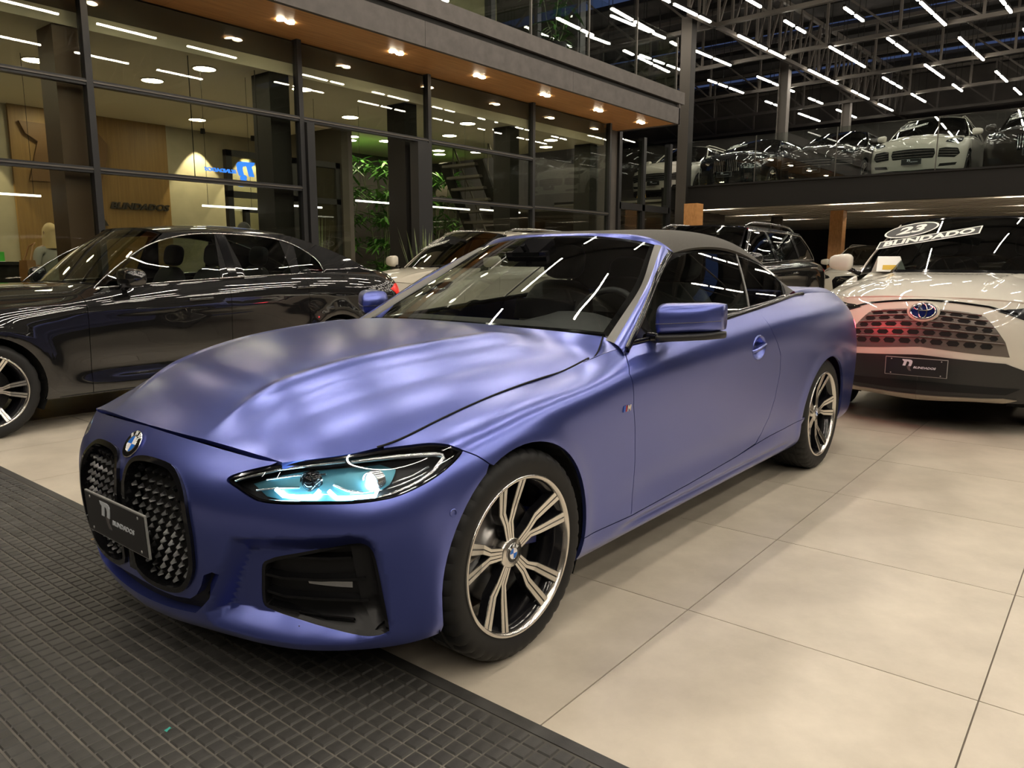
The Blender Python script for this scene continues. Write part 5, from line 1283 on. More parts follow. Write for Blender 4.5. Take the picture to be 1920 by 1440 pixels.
    for sd in 'LR':
        panel('side_frame', fl, outl, P, root, holes=wins, su=.09, sv=.09, gap=0, off=0, skirt=.01, sides=sd, open_centre=False)
        for w in wins:
            panel('side_window', fl, w, M[sp.get('sg', 'dark_glass')], root, su=.12, sv=.12, gap=0, off=-.006, skirt=0, sides=sd)
        s = 1 if sd == 'L' else -1
        if sp.get('chrome'):
            q = np.array([wq for w in wins for wq in w]); top_e = [p_ for p_ in inn if True]
            loop = fl.ev(inn[:, 0], inn[:, 1])[0]; loop[:, 1] = (loop[:, 1]+.004)*s
            MB().tube(loop, .006, 5, closed=True).build('window_trim', M[sp['chrome']], root, True)
        for a in sp['pillars'][:1]:
            pz = [q for q in inn if abs(q[0]+a) < .12]
            if pz:
                z0 = min(q[1] for q in pz); z1 = max(q[1] for q in pz)
                panel('pillar_cover', fl, [(-a-.04, z0), (-a+.04, z0), (-a+.04, z1), (-a-.04, z1)], M['gloss_black'], root, su=.1, sv=.1, gap=0, off=.003, skirt=0, sides=sd)
        # mirror
        mx, mzz = sp['mirror']; e = empty('door_mirror', parent=root); my = float(yb(mx))
        V = []; Fc = []; nu, nv = 16, 9
        for j in range(nv):
            bb0 = math.pi*(j/(nv-1)-.5)
            for i in range(nu):
                a = 2*math.pi*i/nu; f = lambda t: math.copysign(abs(t)**.62, t)
                xx = f(math.cos(bb0))*f(math.cos(a)); yy_ = f(math.sin(bb0)); z_ = f(math.cos(bb0))*f(math.sin(a))
                V.append((mx+xx*(.085 if xx > 0 else .06)-.02*yy_, (my+.15+yy_*.105)*s, mzz+z_*.075*(1-.15*yy_)))
        for j in range(nv-1):
            for i in range(nu): Fc.append((j*nu+i, j*nu+(i+1) % nu, (j+1)*nu+(i+1) % nu, (j+1)*nu+i))
        o = mk('mirror_shell', V, Fc, P, e, True); fix_normals(o.data)
        MB().tube([(mx+.02, (my-.02)*s, mzz-.10), (mx, (my+.08)*s, mzz-.06)], .022, 8).build('mirror_arm', M['gloss_black'], e, True)
        # handles
        for hx in sp.get('handles', ()):
            hz = ztop(hx)-sp.get('hdrop', .14); uv = band.inv([(hx, hz)], XZ, lim=(10, 20, 0, 8)); p, n = band.ev(uv[:, 0], uv[:, 1]); c = (p[0]+n[0]*.02)*[1, s, 1]
            MB().tube([(c[0]+.10, c[1]-.02*s, c[2]), (c[0]+.07, c[1], c[2]+.002), (c[0]-.07, c[1], c[2]+.006), (c[0]-.10, c[1]-.02*s, c[2]+.006)], .011, 8).build('door_handle', M[sp.get('hmat', 'gloss_black')] if sp.get('hmat') else P, root, True)
        if sp.get('rails'):
            q = ro.copy(); q[:, 1] = (q[:, 1]-.05)*s; q[:, 2] += .075; q[0][2] -= .045; q[-1][2] -= .045
            MB().tube(q, .014, 8).build('roof_rail', M[sp['rails']], root, True)
        if sp.get('clad'):
            for cxx, cz_, r in arcs:
                th = np.linspace(-.35, math.pi+.35, 30); o_ = [(cxx+(r+.055)*math.cos(t), cz_+(r+.055)*math.sin(t)) for t in th]; i_ = [(cxx+(r-.002)*math.cos(t), cz_+(r-.002)*math.sin(t)) for t in th[::-1]]
                uvp = [q for q in inv(o_+i_, (5, 12, 0, 8) if cxx == 0 else (14, 24, 0, 8))]
                panel('arch_trim', band, uvp, M['clad'], root, su=.3, sv=.3, gap=0, off=.006, skirt=.01, sides=sd)
            q0 = inv([(x, zbot(x)+.13) for x in np.linspace(-Ra-.05, -wb+Ra+.05, 14)], (6, 20, 0, 8)); q1 = inv([(x, zbot(x)+.005) for x in np.linspace(-wb+Ra+.05, -Ra-.05, 14)], (6, 20, 0, 8))
            panel('sill_trim', band, q0+q1, M['clad'], root, su=.3, sv=.3, gap=0, off=.006, skirt=.01, sides=sd)
    # lamps and other pieces laid on the nose
    for nm, uvp, mt, off, both in sp.get('nose_parts', ()):
        for sd in (('LR',) if both == 'LR' else ('L', 'R')): panel(nm, band, uvp, M[mt], root, su=.18, sv=.18, gap=0, off=off, skirt=.012, sides=sd)
    for nm, uvp, mt, off, r in sp.get('nose_bars', ()):
        for s in (1, -1): tub(band, uvp, off, r, nm, M[mt], root, s, 6)
    for sd in 'LR':
        if 'lamp' in sp:
            e = empty('headlamp', parent=root)
            panel('lamp_housing', band, sp['lamp'], M['lamp_dark'], e, su=.2, sv=.2, gap=0, off=.003, skirt=.02, sides=sd)
            panel('lamp_lens', band, sp['lamp'], M['lens'], e, su=.2, sv=.2, gap=.004, off=.012, skirt=.009, sides=sd)
            s = 1 if sd == 'L' else -1
            c = np.array(sp['lamp']).mean(0)
            for du in sp.get('lampdots', (-.5, .4)):
                p, n = band.ev([c[0]+du], [c[1]]); p = (p[0]+n[0]*.004)*[1, s, 1]; o = MB().lathe([(.001,.012),(.018,.010),(.028,.0),(.032,.004),(.034,-.004)], 16, 'z').build('lamp_bulb', M['lamp_silver'], e, True)
                frame_mat(o, np.cross([0, 0, 1], n[0]*[1, s, 1]), (0, 0, 1), p)
        tl = sp.get('tail_lamp', [(20.9,6.0),(21.5,6.6),(22.6,6.7),(22.6,5.6),(21.6,5.2)])
        panel('tail_lamp', band, tl, M['tail_red'], root, su=.25, sv=.25, gap=0, off=.005, skirt=.012, sides=sd)
    if 'plate' in sp:
        px_, pz_, tl_ = sp['plate']; plate(root, (px_, 0, pz_), (0, 1, 0), (tl_, 0, 1))
    for x in (0, -wb):
        for s in (1, -1):
            simple_wheel(root, x, hw-sp.get('winset', .035), s, R, sp.get('W', .235), 0., sp.get('phase', 10))
            r = Ra+.012; MB().lathe([(r, (hw-.06)*s), (r, (hw-.42)*s), (.02, (hw-.42)*s)], 24, 'y', (x, 0, R+.005), sweep=(math.radians(-118), math.radians(118))).build('wheel_housing', M['dark_void'], root)
    zf = zbot(-wb/2)+.01
    MB().bb((sp['nose']-.25,-hw+.3,zf),(-sp['tail']+.25,hw-.3,zf+.06)).build('floor_pan', M['dark_void'], root)
    MB().bb((-.45,-hw+.06,zf),(-wb+.45,hw-.06,zf+.06)).build('sill_pan', M['dark_void'], root)
    MB().bb((sp['nose']-.3,-hw+.42,zf),(-.62,hw-.42,ztop(0)-.10)).build('engine_bay_blocker', M['dark_void'], root)  # this and the boot box: unseen dark blockers added inside the body
    MB().bb((-wb+.30,-hw+.42,zf),(-sp['tail']+.3,hw-.42,ztop(-wb)-.06)).build('boot_blocker', M['dark_void'], root)
    MB().bb((-.85,-hw+.12,zf+.3),(cx-.35 if False else -1.25,hw-.12,ztop(-.9)-.01)).build('dashboard', M['interior'], root)
    if sp.get('seats', True):
        zc = ztop(-wb/2)-.62
        for x, y in ((-wb*.55,.37),(-wb*.55,-.37),(-wb*.86,.37),(-wb*.86,-.37)): seat('car_seat', root, (x, y, zc), M['leather'])
    return root, dict(band=band, hood=hood, wi=wi, roof=roof, rg=rg_)
def sticker(root, wi, u, v, side, year, txt, k=1., roll=.22):
    """oval year sticker with a slanted banner under it, on the windscreen"""
    p, n = wi.ev([u], [v]); q, _ = wi.ev([u+.05], [v]); m = np.array([1, side, 1]); p, n = p[0]*m, n[0]*m
    x = (q[0]*m-p)*side; x = np.array(x); x[2] = 0
    e = empty('windscreen_sticker', parent=root); up = np.cross(n, x); c, s_ = math.cos(roll), math.sin(roll)
    xx = x/np.linalg.norm(x); up = up/np.linalg.norm(up)
    frame_mat(e, xx*c+up*s_, up*c-xx*s_, p+n*.012)
    def oval(a, b, z, nm, mt): mk(nm, [(0, 0, z)]+[(a*math.cos(t), b*math.sin(t), z) for t in np.linspace(0, 2*math.pi, 33)[:-1]], [(0, i+1, (i+1) % 32+1) for i in range(32)], mt, e)
    oval(.20*k, .115*k, 0, 'sticker_edge', M['sticker']); oval(.185*k, .10*k, .0008, 'sticker_oval', M['sticker_k'])
    inst('sticker_year', text_mesh('sticker_year', year, .16*k, .0006, M['sticker'], .15, .006*k, 1.25), e, (0, 0, .0014))
    MB().box((.16*k,-.19*k,0), (.72*k,.12*k,.0008)).build('banner_edge', M['sticker'], e)
    MB().box((.16*k,-.19*k,.0004), (.70*k,.10*k,.0010)).build('banner', M['sticker_k'], e)
    inst('banner_lettering', text_mesh('banner_lettering', txt, .105*k, .0006, M['sticker'], 0, .004*k, 1.2), e, (.16*k,-.19*k,.0016))
    return e
M['ws_dark'] = glass('tinted_windscreen', (.30,.33,.31), 1.)
ZSED = [(.16,.20),(.20,.235),(.331,.36),(.70,.76),(.80,.90),(.92,1.01),(1.04,1.115)]
ZSUV = [(.16,.24),(.20,.28),(.285,.36),(.38,.47),(.48,.60),(.57,.74),(.63,.84),(.70,.955),(.80,1.03),(.92,1.125),(1.04,1.19)]
LAMP = [(3.2,6.3),(3.6,7.0),(4.6,7.6),(6.2,7.75),(7.1,7.6),(7.6,7.2),(7.0,6.7),(6.0,6.2),(4.6,6.0),(3.6,6.0)]
SED = dict(wb=2.97, nose=.84, tail=4.05, hw=.90, R=.335, z=ZSED, doors=(-.68,-1.84,-2.62), cowl=(-.74,1.03), rf=(-1.32,1.495), rr=(-2.62,1.50), rb=(-3.62,1.16), yr=.60, crown=.035,
           dlo=[(-.78,1.015),(-1.32,1.05),(-1.92,1.08),(-2.52,1.10),(-2.90,1.115),(-2.84,1.24),(-2.64,1.37),(-2.37,1.435),(-1.87,1.455),(-1.54,1.425),(-1.24,1.335),(-.97,1.17)], dlok=(0, 4),
           pillars=(-1.92,-2.56), mirror=(-1.00,1.09), handles=(-1.57,-2.60), xc=1.17, hdrop=.13, chrome='chrome_dim', ws='ws_glass', sg='side_glass', inset=.032, xq=1.0, wend=-2.86, lamp=LAMP,
           plate=(.83,.42,.05), nose_parts=[('grille', [(0,3.6),(2.6,3.6),(2.9,5.2),(2.4,6.6),(0,6.7)], 'gloss_black', .004, 'LR')], phase=20, rgo=.05, rgb=.035)
RAV = dict(wb=2.69, nose=.93, tail=3.66, hw=.925, R=.355, z=ZSUV, doors=(-.50,-1.62,-2.40), cowl=(-.05,1.135), rf=(-.90,1.62), rr=(-2.75,1.61), rb=(-3.38,1.22), yr=.60, xc=.45,
           pillars=(-1.62,-2.42), mirror=(-.32,1.22), handles=(-1.4,-2.2), inset=.036, lamp=[(3.0,6.75),(3.4,7.1),(4.4,7.4),(5.6,7.55),(6.8,7.55),(7.5,7.3),(7.6,6.9),(6.5,6.2),(5.4,5.8),(4.4,6.0),(3.6,6.45)], clad=True, rails=None, roofmat='paint_black',
           plate=(.985,.485,.03), seam=.18, ws='ws_dark', phase=0, wend=-3.2,
           nose_parts=[('grille', [(0,4.15),(3.75,3.85),(3.5,4.6),(2.5,6.15),(1.8,6.35),(0,6.4)], 'grille_grey', .002, 'LR'),
                       ('bumper_insert', [(0,0),(6.3,0),(6.7,1.1),(5.7,2.6),(3.6,3.5),(0,3.75)], 'clad', .006, 'LR'),
                       ('lower_grille', [(0,1.45),(3.7,1.4),(4.3,2.0),(0,2.2)], 'dark_void', .010, 'LR'),
                       ('skid_plate', [(0,.2),(3.6,.2),(4.2,.8),(3.6,1.0),(2.6,.85),(0,.95)], 'skid_silver', .016, 'LR'),
                       ('hood_gap', [(0,7.15),(2.6,7.05),(3.9,6.55),(3.9,6.75),(2.6,7.25),(0,7.35)], 'gloss_black', .004, 'LR')])
M['chrome_dim'] = mat('dim_chrome_trim', (.45,.45,.44), .15, 1.)
def rav_front(root, S_):
    band = S_['band']
    for k, v in enumerate((4.42,4.84,5.26,5.68,6.06)):
        ue = 3.45-.36*k*.75
        for s in (1, -1):
            tub(band, [(u, v+.20-.03*u) for u in np.linspace(.0, ue, 7)], .010, .006, 'grille_bar', M['grille_grey'], root, s, 6)
            u = .34 if k % 2 else .0
            while u < ue-.1:
                a = .27; lo = max(0, u-a); hi = min(ue, u+a); vv = v-.03*u
                hx = [(lo, vv), (min(lo+.10, hi), vv+.12), (max(hi-.10, lo), vv+.12), (hi, vv), (max(hi-.10, lo), vv-.12), (min(lo+.10, hi), vv-.12)]
                panel('grille_slot', band, hx, M['dark_void'], root, su=.3, sv=.2, gap=0, off=.007, skirt=.004, sides='L' if s > 0 else 'R')
                u += .68
    # oval emblem
    p, n = band.ev([0.], [6.1]); e = empty('emblem', parent=root); frame_mat(e, (0, 1, 0), (-.2, 0, 1), p[0]+n[0]*.02)
    def oval(a, b, z0, z1, nm, mt):
        V = []; 
        for q, z in ((1.0, z0), (1.0, z1), (.86, z1+.003), (0.0, z1+.004)): V += [(a*q*math.cos(t), b*q*math.sin(t), z) for t in np.linspace(0, 2*math.pi, 33)[:-1]]
        F = [(r*32+i, r*32+(i+1) % 32, (r+1)*32+(i+1) % 32, (r+1)*32+i) for r in range(3) for i in range(32)]; return mk(nm, V, F, mt, e, True)
    oval(.105,.074,-.03,.0,'badge_surround',M['paint_pearl']); oval(.088,.060,-.002,.006,'badge_blue',mat('badge_deep_blue',(.006,.014,.10),.10))
    def ring(a, b, cy, nm):
        MB().tube([(a*math.cos(t), cy+b*math.sin(t), .014) for t in np.linspace(0, 2*math.pi, 29)[:-1]], .0042, 6, closed=True).build(nm, M['chrome'], e, True)
    ring(.080,.053,0,'badge_ring'); ring(.026,.050,0,'badge_ring'); ring(.058,.022,.026,'badge_ring')
# ---- cars on the floor
sed_root, sedS = car('sedan_car', 'gloss black sedan with chrome window trim parked beside the glass front', (1.68, 6.80, 0), math.pi, SED, M['paint_black'])
rav_root, ravS = car('suv_car', 'white SUV with a black roof and year sticker 23 facing the camera at right', (6.93, 1.11, 0), math.pi, RAV, M['paint_white'])
rav_front(rav_root, ravS); sticker(rav_root, ravS['wi'], 3.0, 3.0, -1, '23', 'BLINDADO', 1.15, .30)
SUVW = dict(RAV, wb=2.75, nose=.88, tail=3.75, clad=False, roofmat='paint_pearl', rails='chrome_dim', lamp=LAMP, nose_parts=[('grille', [(0,3.8),(2.4,3.8),(2.7,5.4),(2.2,6.4),(0,6.5)], 'gloss_black', .004, 'LR')])
w_root, wS = car('suv_car', 'white SUV with silver roof rails parked behind the black sedan', (6.95, 7.12, 0), math.pi, SUVW, M['paint_pearl'])
sticker(w_root, wS['wi'], 3.2, 2.9, -1, '22', 'BLINDADO', .8, .3)
X5 = dict(RAV, wb=2.97, nose=.87, tail=3.96, hw=.98, R=.37, z=[(a, b*1.035) for a, b in ZSUV], rf=(-1.15,1.70), rr=(-3.15,1.68), rb=(-3.72,1.28), cowl=(-.30,1.17), doors=(-.55,-1.75,-2.62), pillars=(-1.78,-2.75), clad=False, rails='chrome_dim', roofmat='paint_black', chrome='chrome_dim', lamp=LAMP,
          xc=.7, mirror=(-.6,1.26), yr=.64, wend=-3.62, nose_parts=[('grille', [(.15,3.6),(2.0,3.6),(2.3,5.4),(2.0,6.3),(.15,6.4)], 'gloss_black', .004, 'LR')], plate=(.90,.52,.03))
x_root, xS = car('suv_car', 'gloss black SUV with silver roof rails parked behind the blue convertible', (8.40, 4.52, 0), math.pi, X5, M['paint_black'])
f_root, fS = car('suv_car', 'white SUV far back under the mezzanine beside a wooden pillar', (19.6, 5.05, 0), math.pi, dict(SUVW, res=1.6), M['paint_white'])
# ---- cars on the mezzanine
ZM = 2.90
CAY = dict(RAV, wb=2.9, nose=.90, tail=3.95, hw=.985, R=.37, rf=(-1.05,1.66), rr=(-2.9,1.64), rb=(-3.65,1.25), cowl=(-.25,1.13), doors=(-.55,-1.7,-2.6), pillars=(-1.75,-2.7), clad=False, roofmat='paint_white', rails='paint_white_rail', xc=.65, mirror=(-.55,1.2), yr=.62, wend=-3.5, res=1.4, phase=15,
           lamp=[(3.9,6.5),(4.0,7.0),(4.7,7.5),(6.2,7.6),(7.0,7.5),(7.3,7.1),(6.4,6.5),(5.0,6.2)], plate=(.945,.47,.03),
           nose_parts=[('grille', [(0,3.5),(2.5,3.5),(2.75,4.2),(2.6,4.9),(0,4.95)], 'dark_void', .003, 'LR'), ('side_grille', [(3.1,3.6),(5.2,3.5),(5.9,4.2),(5.6,5.1),(4.0,5.2),(3.2,4.9)], 'dark_void', .003, 'S'), ('lower_intake', [(3.2,1.9),(5.4,2.2),(5.6,2.7),(3.4,2.5)], 'dark_void', .004, 'S'), ('lip', [(0,.1),(5.6,.1),(5.8,1.2),(3.0,1.3),(0,1.2)], 'clad', .004, 'LR')],
           nose_bars=[('grille_bar', [(u, v) for u in np.linspace(0, 2.6, 6)], 'grille_grey', .010, .008) for v in (3.8,4.2,4.6)]+[('side_bar', [(u, v) for u in np.linspace(3.2, 5.5, 6)], 'grille_grey', .010, .008) for v in (3.9,4.3,4.7)])
M['paint_white_rail'] = M['paint_white']
c_root, cS = car('suv_car', 'white SUV with wide slatted grilles and sticker 19 on the mezzanine', (19.55, 3.92, ZM), math.pi, CAY, M['paint_white'])
sticker(c_root, cS['wi'], 3.2, 2.8, -1, '19', 'BLINDADO', .9, .3)
b_root, bS = car('suv_car', 'dark brown sporty SUV on the mezzanine left of the white one', (19.75, 6.10, ZM), math.pi, dict(CAY, roofmat='paint_dark', rails=None, rf=(-1.15,1.60), rr=(-2.6,1.56), rb=(-3.6,1.2)), M['paint_dark'])
BM = dict(X5, res=1.4, rf=(-1.1,1.60), rr=(-2.7,1.56), rb=(-3.65,1.22), rails=None, nose_parts=[('kidney_grille', [(.12,3.6),(1.9,3.6),(2.2,5.2),(2.0,6.1),(.15,6.2)], 'gloss_black', .006, 'S'), ('side_intake', [(3.4,1.6),(5.6,1.7),(5.8,2.9),(4.0,2.7)], 'dark_void', .004, 'S')],
          nose_bars=[('grille_bar', [(u, v) for v in np.linspace(3.8, 5.9, 5)], 'grille_grey', .012, .006) for u in (.4,.7,1.0,1.3,1.6,1.85)])
k_root, kS = car('suv_car', 'gloss black sporty SUV with kidney grille beside the dark steel column', (19.75, 8.30, ZM), math.pi, BM, M['paint_black'])
sticker(k_root, kS['wi'], 3.0, 2.6, -1, '20', 'BLINDADO', .8, .3)
d_root, dS = car('suv_car', 'dark SUV with chrome kidney grille at the right end of the mezzanine', (19.6, 1.72, ZM), math.pi, dict(BM, rf=(-1.1,1.70), rr=(-3.0,1.68), rb=(-3.7,1.28), rails='chrome_dim', roofmat='paint_dark', nose_bars=[('grille_bar', [(u, v) for v in np.linspace(3.8, 5.9, 5)], 'chrome', .012, .008) for u in (.4,.7,1.0,1.3,1.6,1.85)]), M['paint_dark'])
sticker(d_root, dS['wi'], 3.0, 2.8, -1, '21', 'BLINDADO', .9, .3)
l_root, lS = car('suv_car', 'white SUV on the mezzanine half hidden behind the steel column', (20.2, 10.55, ZM), math.pi, dict(CAY, res=1.8), M['paint_white'])
# ================================================================ people, plants and small things
M['skin'] = mat('skin', (.50,.31,.21), .5); M['hair_blond'] = mat('hair_blond', (.85,.64,.34), .5); M['hair_dark'] = mat('hair_dark', (.012,.010,.009), .5)
M['cloth_white'] = mat('cloth_white', (.55,.54,.50), .85); M['cloth_grey'] = mat('cloth_grey_blue', (.10,.12,.15), .85); M['tan'] = mat('tan_leather', (.38,.19,.07), .5)
M['eye'] = mat('eye_dark', (.02,.015,.01), .2); M['lip'] = mat('lip', (.38,.13,.11), .5); M['shoe'] = mat('shoe_black', (.015,.015,.015), .4)
def person(loc, rz, h, top_mat, leg_mat, hair, hair_len, label, pose):
    root = empty('person', loc, rz); tag(root, label, 'person'); k = h/1.70
    J = dict(pel=(0,0,.95,.125), waist=(0,0,1.08,.115), chest=(0,.01,1.27,.135), neckb=(0,0,1.40,.060), neck=(0,.005,1.47,.050))
    E = [('pel','waist'),('waist','chest'),('chest','neckb'),('neckb','neck')]
    for s, n in ((1,'l'),(-1,'r')):
        J['sh'+n] = (.165*s,0,1.385,.058); ex, ey, ez = pose[n][0]; wx, wy, wz = pose[n][1]
        J['el'+n] = (ex*s,ey,ez,.042); J['wr'+n] = (wx*s,wy,wz,.030); J['pa'+n] = (wx*s,wy+.03,wz-.07,.032)
        J['hip'+n] = (.09*s,0,.90,.095); J['kn'+n] = (.10*s,.02,.50,.062); J['an'+n] = (.105*s,-.01,.09,.042); J['to'+n] = (.115*s,.13,.04,.036)
        E += [('neckb','sh'+n),('sh'+n,'el'+n),('el'+n,'wr'+n),('wr'+n,'pa'+n),('pel','hip'+n),('hip'+n,'kn'+n),('kn'+n,'an'+n),('an'+n,'to'+n)]
        px, py, pz = wx*s, wy+.03, wz-.07
        for f in range(4):
            a = 'f%d%s' % (f, n); dx = (f-1.5)*.018; L = (.062,.075,.07,.055)[f]
            J[a+'a'] = (px+dx*.2, py+dx, pz-.045, .009); J[a+'b'] = (px+dx*.2-.008*s, py+dx*1.1, pz-.045-L, .008); E += [('pa'+n, a+'a'), (a+'a', a+'b')]
        J['t'+n] = (px-.025*s, py+.04, pz-.03, .010); J['t2'+n] = (px-.03*s, py+.052, pz-.065, .009); E += [('pa'+n,'t'+n),('t'+n,'t2'+n)]
    names = list(J); me = bpy.data.meshes.new('body'); me.from_pydata([tuple(c*k for c in J[n][:3]) for n in names], [(names.index(a), names.index(b)) for a, b in E], [])
    o = bpy.data.objects.new('body', me); COL.objects.link(o); md = o.modifiers.new('skin', 'SKIN'); md.use_smooth_shade = True
    if me.skin_vertices:
        for i, n in enumerate(names): r = J[n][3]*k; me.skin_vertices[0].data[i].radius = (r*(1.25 if n in ('chest','pel','waist') else 1), r*(.85 if n in ('chest','pel','waist') else 1)); me.skin_vertices[0].data[i].use_root = (n == 'pel')
    sb = o.modifiers.new('sub', 'SUBSURF'); sb.levels = 2; sb.render_levels = 2
    dg = bpy.context.evaluated_depsgraph_get(); bm_ = bpy.data.meshes.new_from_object(o.evaluated_get(dg)); bpy.data.objects.remove(o)
    bm_.materials.clear()
    for m_ in (M['skin'], top_mat, leg_mat, M['shoe']): bm_.materials.append(m_)
    for p in bm_.polygons:
        z = p.center.z/k; ax = abs(p.center.x)/k
        p.material_index = 3 if z < .10 else (2 if z < .93 and ax < .19 else (1 if .93 <= z < 1.425 and ax < (.235 if z > 1.2 else .18) else 0)); p.use_smooth = True
    b = bpy.data.objects.new('body', bm_); link(b, root)
    # head with a face
    V = []; F = []; nu, nv = 24, 16
    for j in range(nv):
        t = math.pi*(j/(nv-1)-.5)
        for i in range(nu):
            a = 2*math.pi*i/nu; x = .074*math.cos(t)*math.cos(a); y = .094*math.cos(t)*math.sin(a); z = .118*math.sin(t)
            if z < 0: x *= 1-.28*(-z/.118)**1.5; y = y*(1-.20*(-z/.118)**2)+.012*(-z/.118)
            if abs(x) < .016 and y > .05 and -.04 < z < .015: y += .018*(1-abs(z+.02)/.04 if abs(z+.02) < .04 else 0)
            V.append((x*k, (y+.012)*k, (1.585+z)*k))
    for j in range(nv-1):
        for i in range(nu): F.append((j*nu+i, j*nu+(i+1) % nu, (j+1)*nu+(i+1) % nu, (j+1)*nu+i))
    hd = mk('head', V, F, M['skin'], root, True)
    for s in (-1, 1):
        MB().lathe([(.001,.010),(.007,.008),(.011,0)], 10, 'y', (.031*s*k, .096*k, 1.592*k)).build('eye', M['eye'], hd, True)
        MB().tube([(.074*s*k, .005*k, 1.61*k), (.082*s*k, -.005*k, 1.59*k), (.073*s*k, .002*k, 1.56*k)], .010*k, 6).build('ear', M['skin'], hd, True)
    MB().tube([(-.022*k, .097*k, 1.527*k), (0, .105*k, 1.524*k), (.022*k, .097*k, 1.527*k)], .006*k, 6).build('mouth', M['lip'], hd, True)
    V = []; F = []; nv = 14                                 # hair: cap and fall
    for j in range(nv):
        f = j/(nv-1)
        for i in range(nu):
            a = 2*math.pi*i/nu; fr = max(0, math.sin(a)); 
            t = math.pi/2-f*(1.75-1.0*fr); ext = max(0, f-.62)/.38
            r = 1.10+.10*ext*(1-fr); x = .074*r*math.cos(t)*math.cos(a); y = .094*r*math.cos(t)*math.sin(a)-.006; z = .118*1.08*math.sin(t)
            if fr < .35: z -= hair_len*ext; x += .018*ext*math.cos(a); y += -.012*ext+.004*math.sin(i*2.3)
            V.append((x*k, (y+.012)*k, (1.590+z)*k))
    for j in range(nv-1):
        for i in range(nu): F.append((j*nu+i, (j+1)*nu+i, (j+1)*nu+(i+1) % nu, j*nu+(i+1) % nu))
    mk('hair', V, F, hair, root, True); return root
relaxed = dict(l=((.225,.0,1.10),(.235,.06,.86)), r=((.225,0,1.10),(.235,.06,.86)))
person((3.62, 9.95, .002), .15, 1.64, M['cloth_white'], M['cloth_grey'], M['hair_blond'], .16, 'person with long blond hair and a white top standing in the lobby, seen from behind', dict(l=((.23,.0,1.11),(.20,.14,.95)), r=((.23,-.02,1.10),(.24,.05,.86))))
person((5.92, 9.55, .002), .2, 1.73, M['cloth_grey'], M['cloth_grey'], M['hair_dark'], .0, 'person with short dark hair standing in the lobby behind the black sedan', relaxed)
sb_ = empty('shoulder_bag', (3.33, 9.90, .98)); tag(sb_, 'tan leather shoulder bag beside the blond person', 'bag')
V = []
for z, w in ((0,.13),(.03,.15),(.15,.14),(.24,.11)): V += [(-.045,-w,z),(.045,-w,z),(.045,w,z),(-.045,w,z)]
o = mk('bag_body', V, [(3,2,1,0)]+[(r*4+i, r*4+(i+1) % 4, r*4+4+(i+1) % 4, r*4+4+i) for r in range(3) for i in range(4)]+[(12,13,14,15)], M['tan'], sb_); autosmooth(o, 60)
MB().tube([(0,-.10,.24),(.05,-.06,.40),(.10,0,.44),(.05,.06,.40),(0,.10,.24)], .010, 6).build('bag_strap', M['tan'], sb_, True)
# reception desk with its things
dk = empty('reception_desk', (2.2, 10.6, .002)); tag(dk, 'dark reception desk at the left of the lobby', 'desk')
lb('desk_front', (0,0,0), (1.35,.06,1.16), M['steel_dark'], dk); lb('desk_side', (1.29,.06,0), (1.35,.7,1.16), M['steel_dark'], dk); lb('desk_top', (-.03,-.04,1.16), (1.40,.75,1.20), M['frame_dark'], dk)
gb = empty('green_box', (3.32, 10.78, 1.202)); tag(gb, 'small bright green display card on the reception desk', 'card'); lb('card_face', (-.06,-.005,0), (.06,.005,.12), mat('green_card', (.08,.55,.06), .5), gb); lb('card_foot', (-.06,-.03,0), (.06,.03,.006), M['white'], gb)
mo = empty('monitor', (2.95, 10.85, 1.202)); tag(mo, 'black monitor standing on the reception desk', 'monitor')
lb('screen_shell', (-.27,-.02,.12), (.27,.02,.45), M['gloss_black'], mo); lb('monitor_stand', (-.03,0,.01), (.03,.03,.2), M['black_plastic'], mo); lb('monitor_foot', (-.12,-.08,0), (.12,.08,.012), M['black_plastic'], mo)
sc_ = empty('wall_screen', (4.66, 11.6, 1.48)); tag(sc_, 'small lit blue screen on a post behind the blond person', 'screen')
lb('screen_face', (-.11,-.015,0), (.11,.0,.12), emitter('blue_screen', (.10,.20,1.), 1.2), sc_); lb('screen_back', (-.12,.0,-.01), (.12,.02,.13), M['gloss_black'], sc_); lb('post', (-.015,.0,-1.478), (.015,.02,-.01), M['steel_dark'], sc_)
# ---- plants
def blade(mb, base, tip, w, bend, n=6):
    b, t = Vector(base), Vector(tip); d = t-b; side = d.cross(Vector((0, 0, 1)))
    if side.length < 1e-4: side = Vector((1, 0, 0))
    side.normalize(); v = []
    for i in range(n+1):
        f = i/n; p = b+d*f+Vector((0, 0, bend*math.sin(math.pi*f)*1.0)); ww = w*math.sin(math.pi*min(.999, .12+.88*f))**.7*(1-f*.3)
        v += [p-side*ww/2, p+side*ww/2]
    mb.add(v, [(2*i, 2*i+1, 2*i+3, 2*i+2) for i in range(n)])
def blade_plant(name, label, loc, n, h, spread, seed, potr=.17, poth=.4):
    r = random.Random(seed); e = empty(name, loc); tag(e, label, 'plant')
    MB().lathe([(.001,0),(potr*.8,0),(potr,poth),(potr*.9,poth),(potr*.88,poth-.04),(.001,poth-.04)], 24, 'z').build('pot', M['black_plastic'], e, True)
    for k in range(n):
        a = k*2.4+r.random(); hh = h*(.7+.3*r.random()); s = spread*(.4+.6*r.random()); m = MB()
        blade(m, (.05*math.cos(a), .05*math.sin(a), poth-.05), (s*math.cos(a), s*math.sin(a), poth+hh), .055, .04); o = m.build('leaf', M['leaf2'], e, True)
    return e
blade_plant('snake_plant', 'tall snake plant in a black pot behind the glass front', (6.98, 9.35, .002), 11, 1.55, .22, 3)
blade_plant('agave_plant', 'spiky long leaved plant in a pot beside the open glass door', (8.22, 8.36, 0), 14, 1.35, .50, 5, .16, .42)
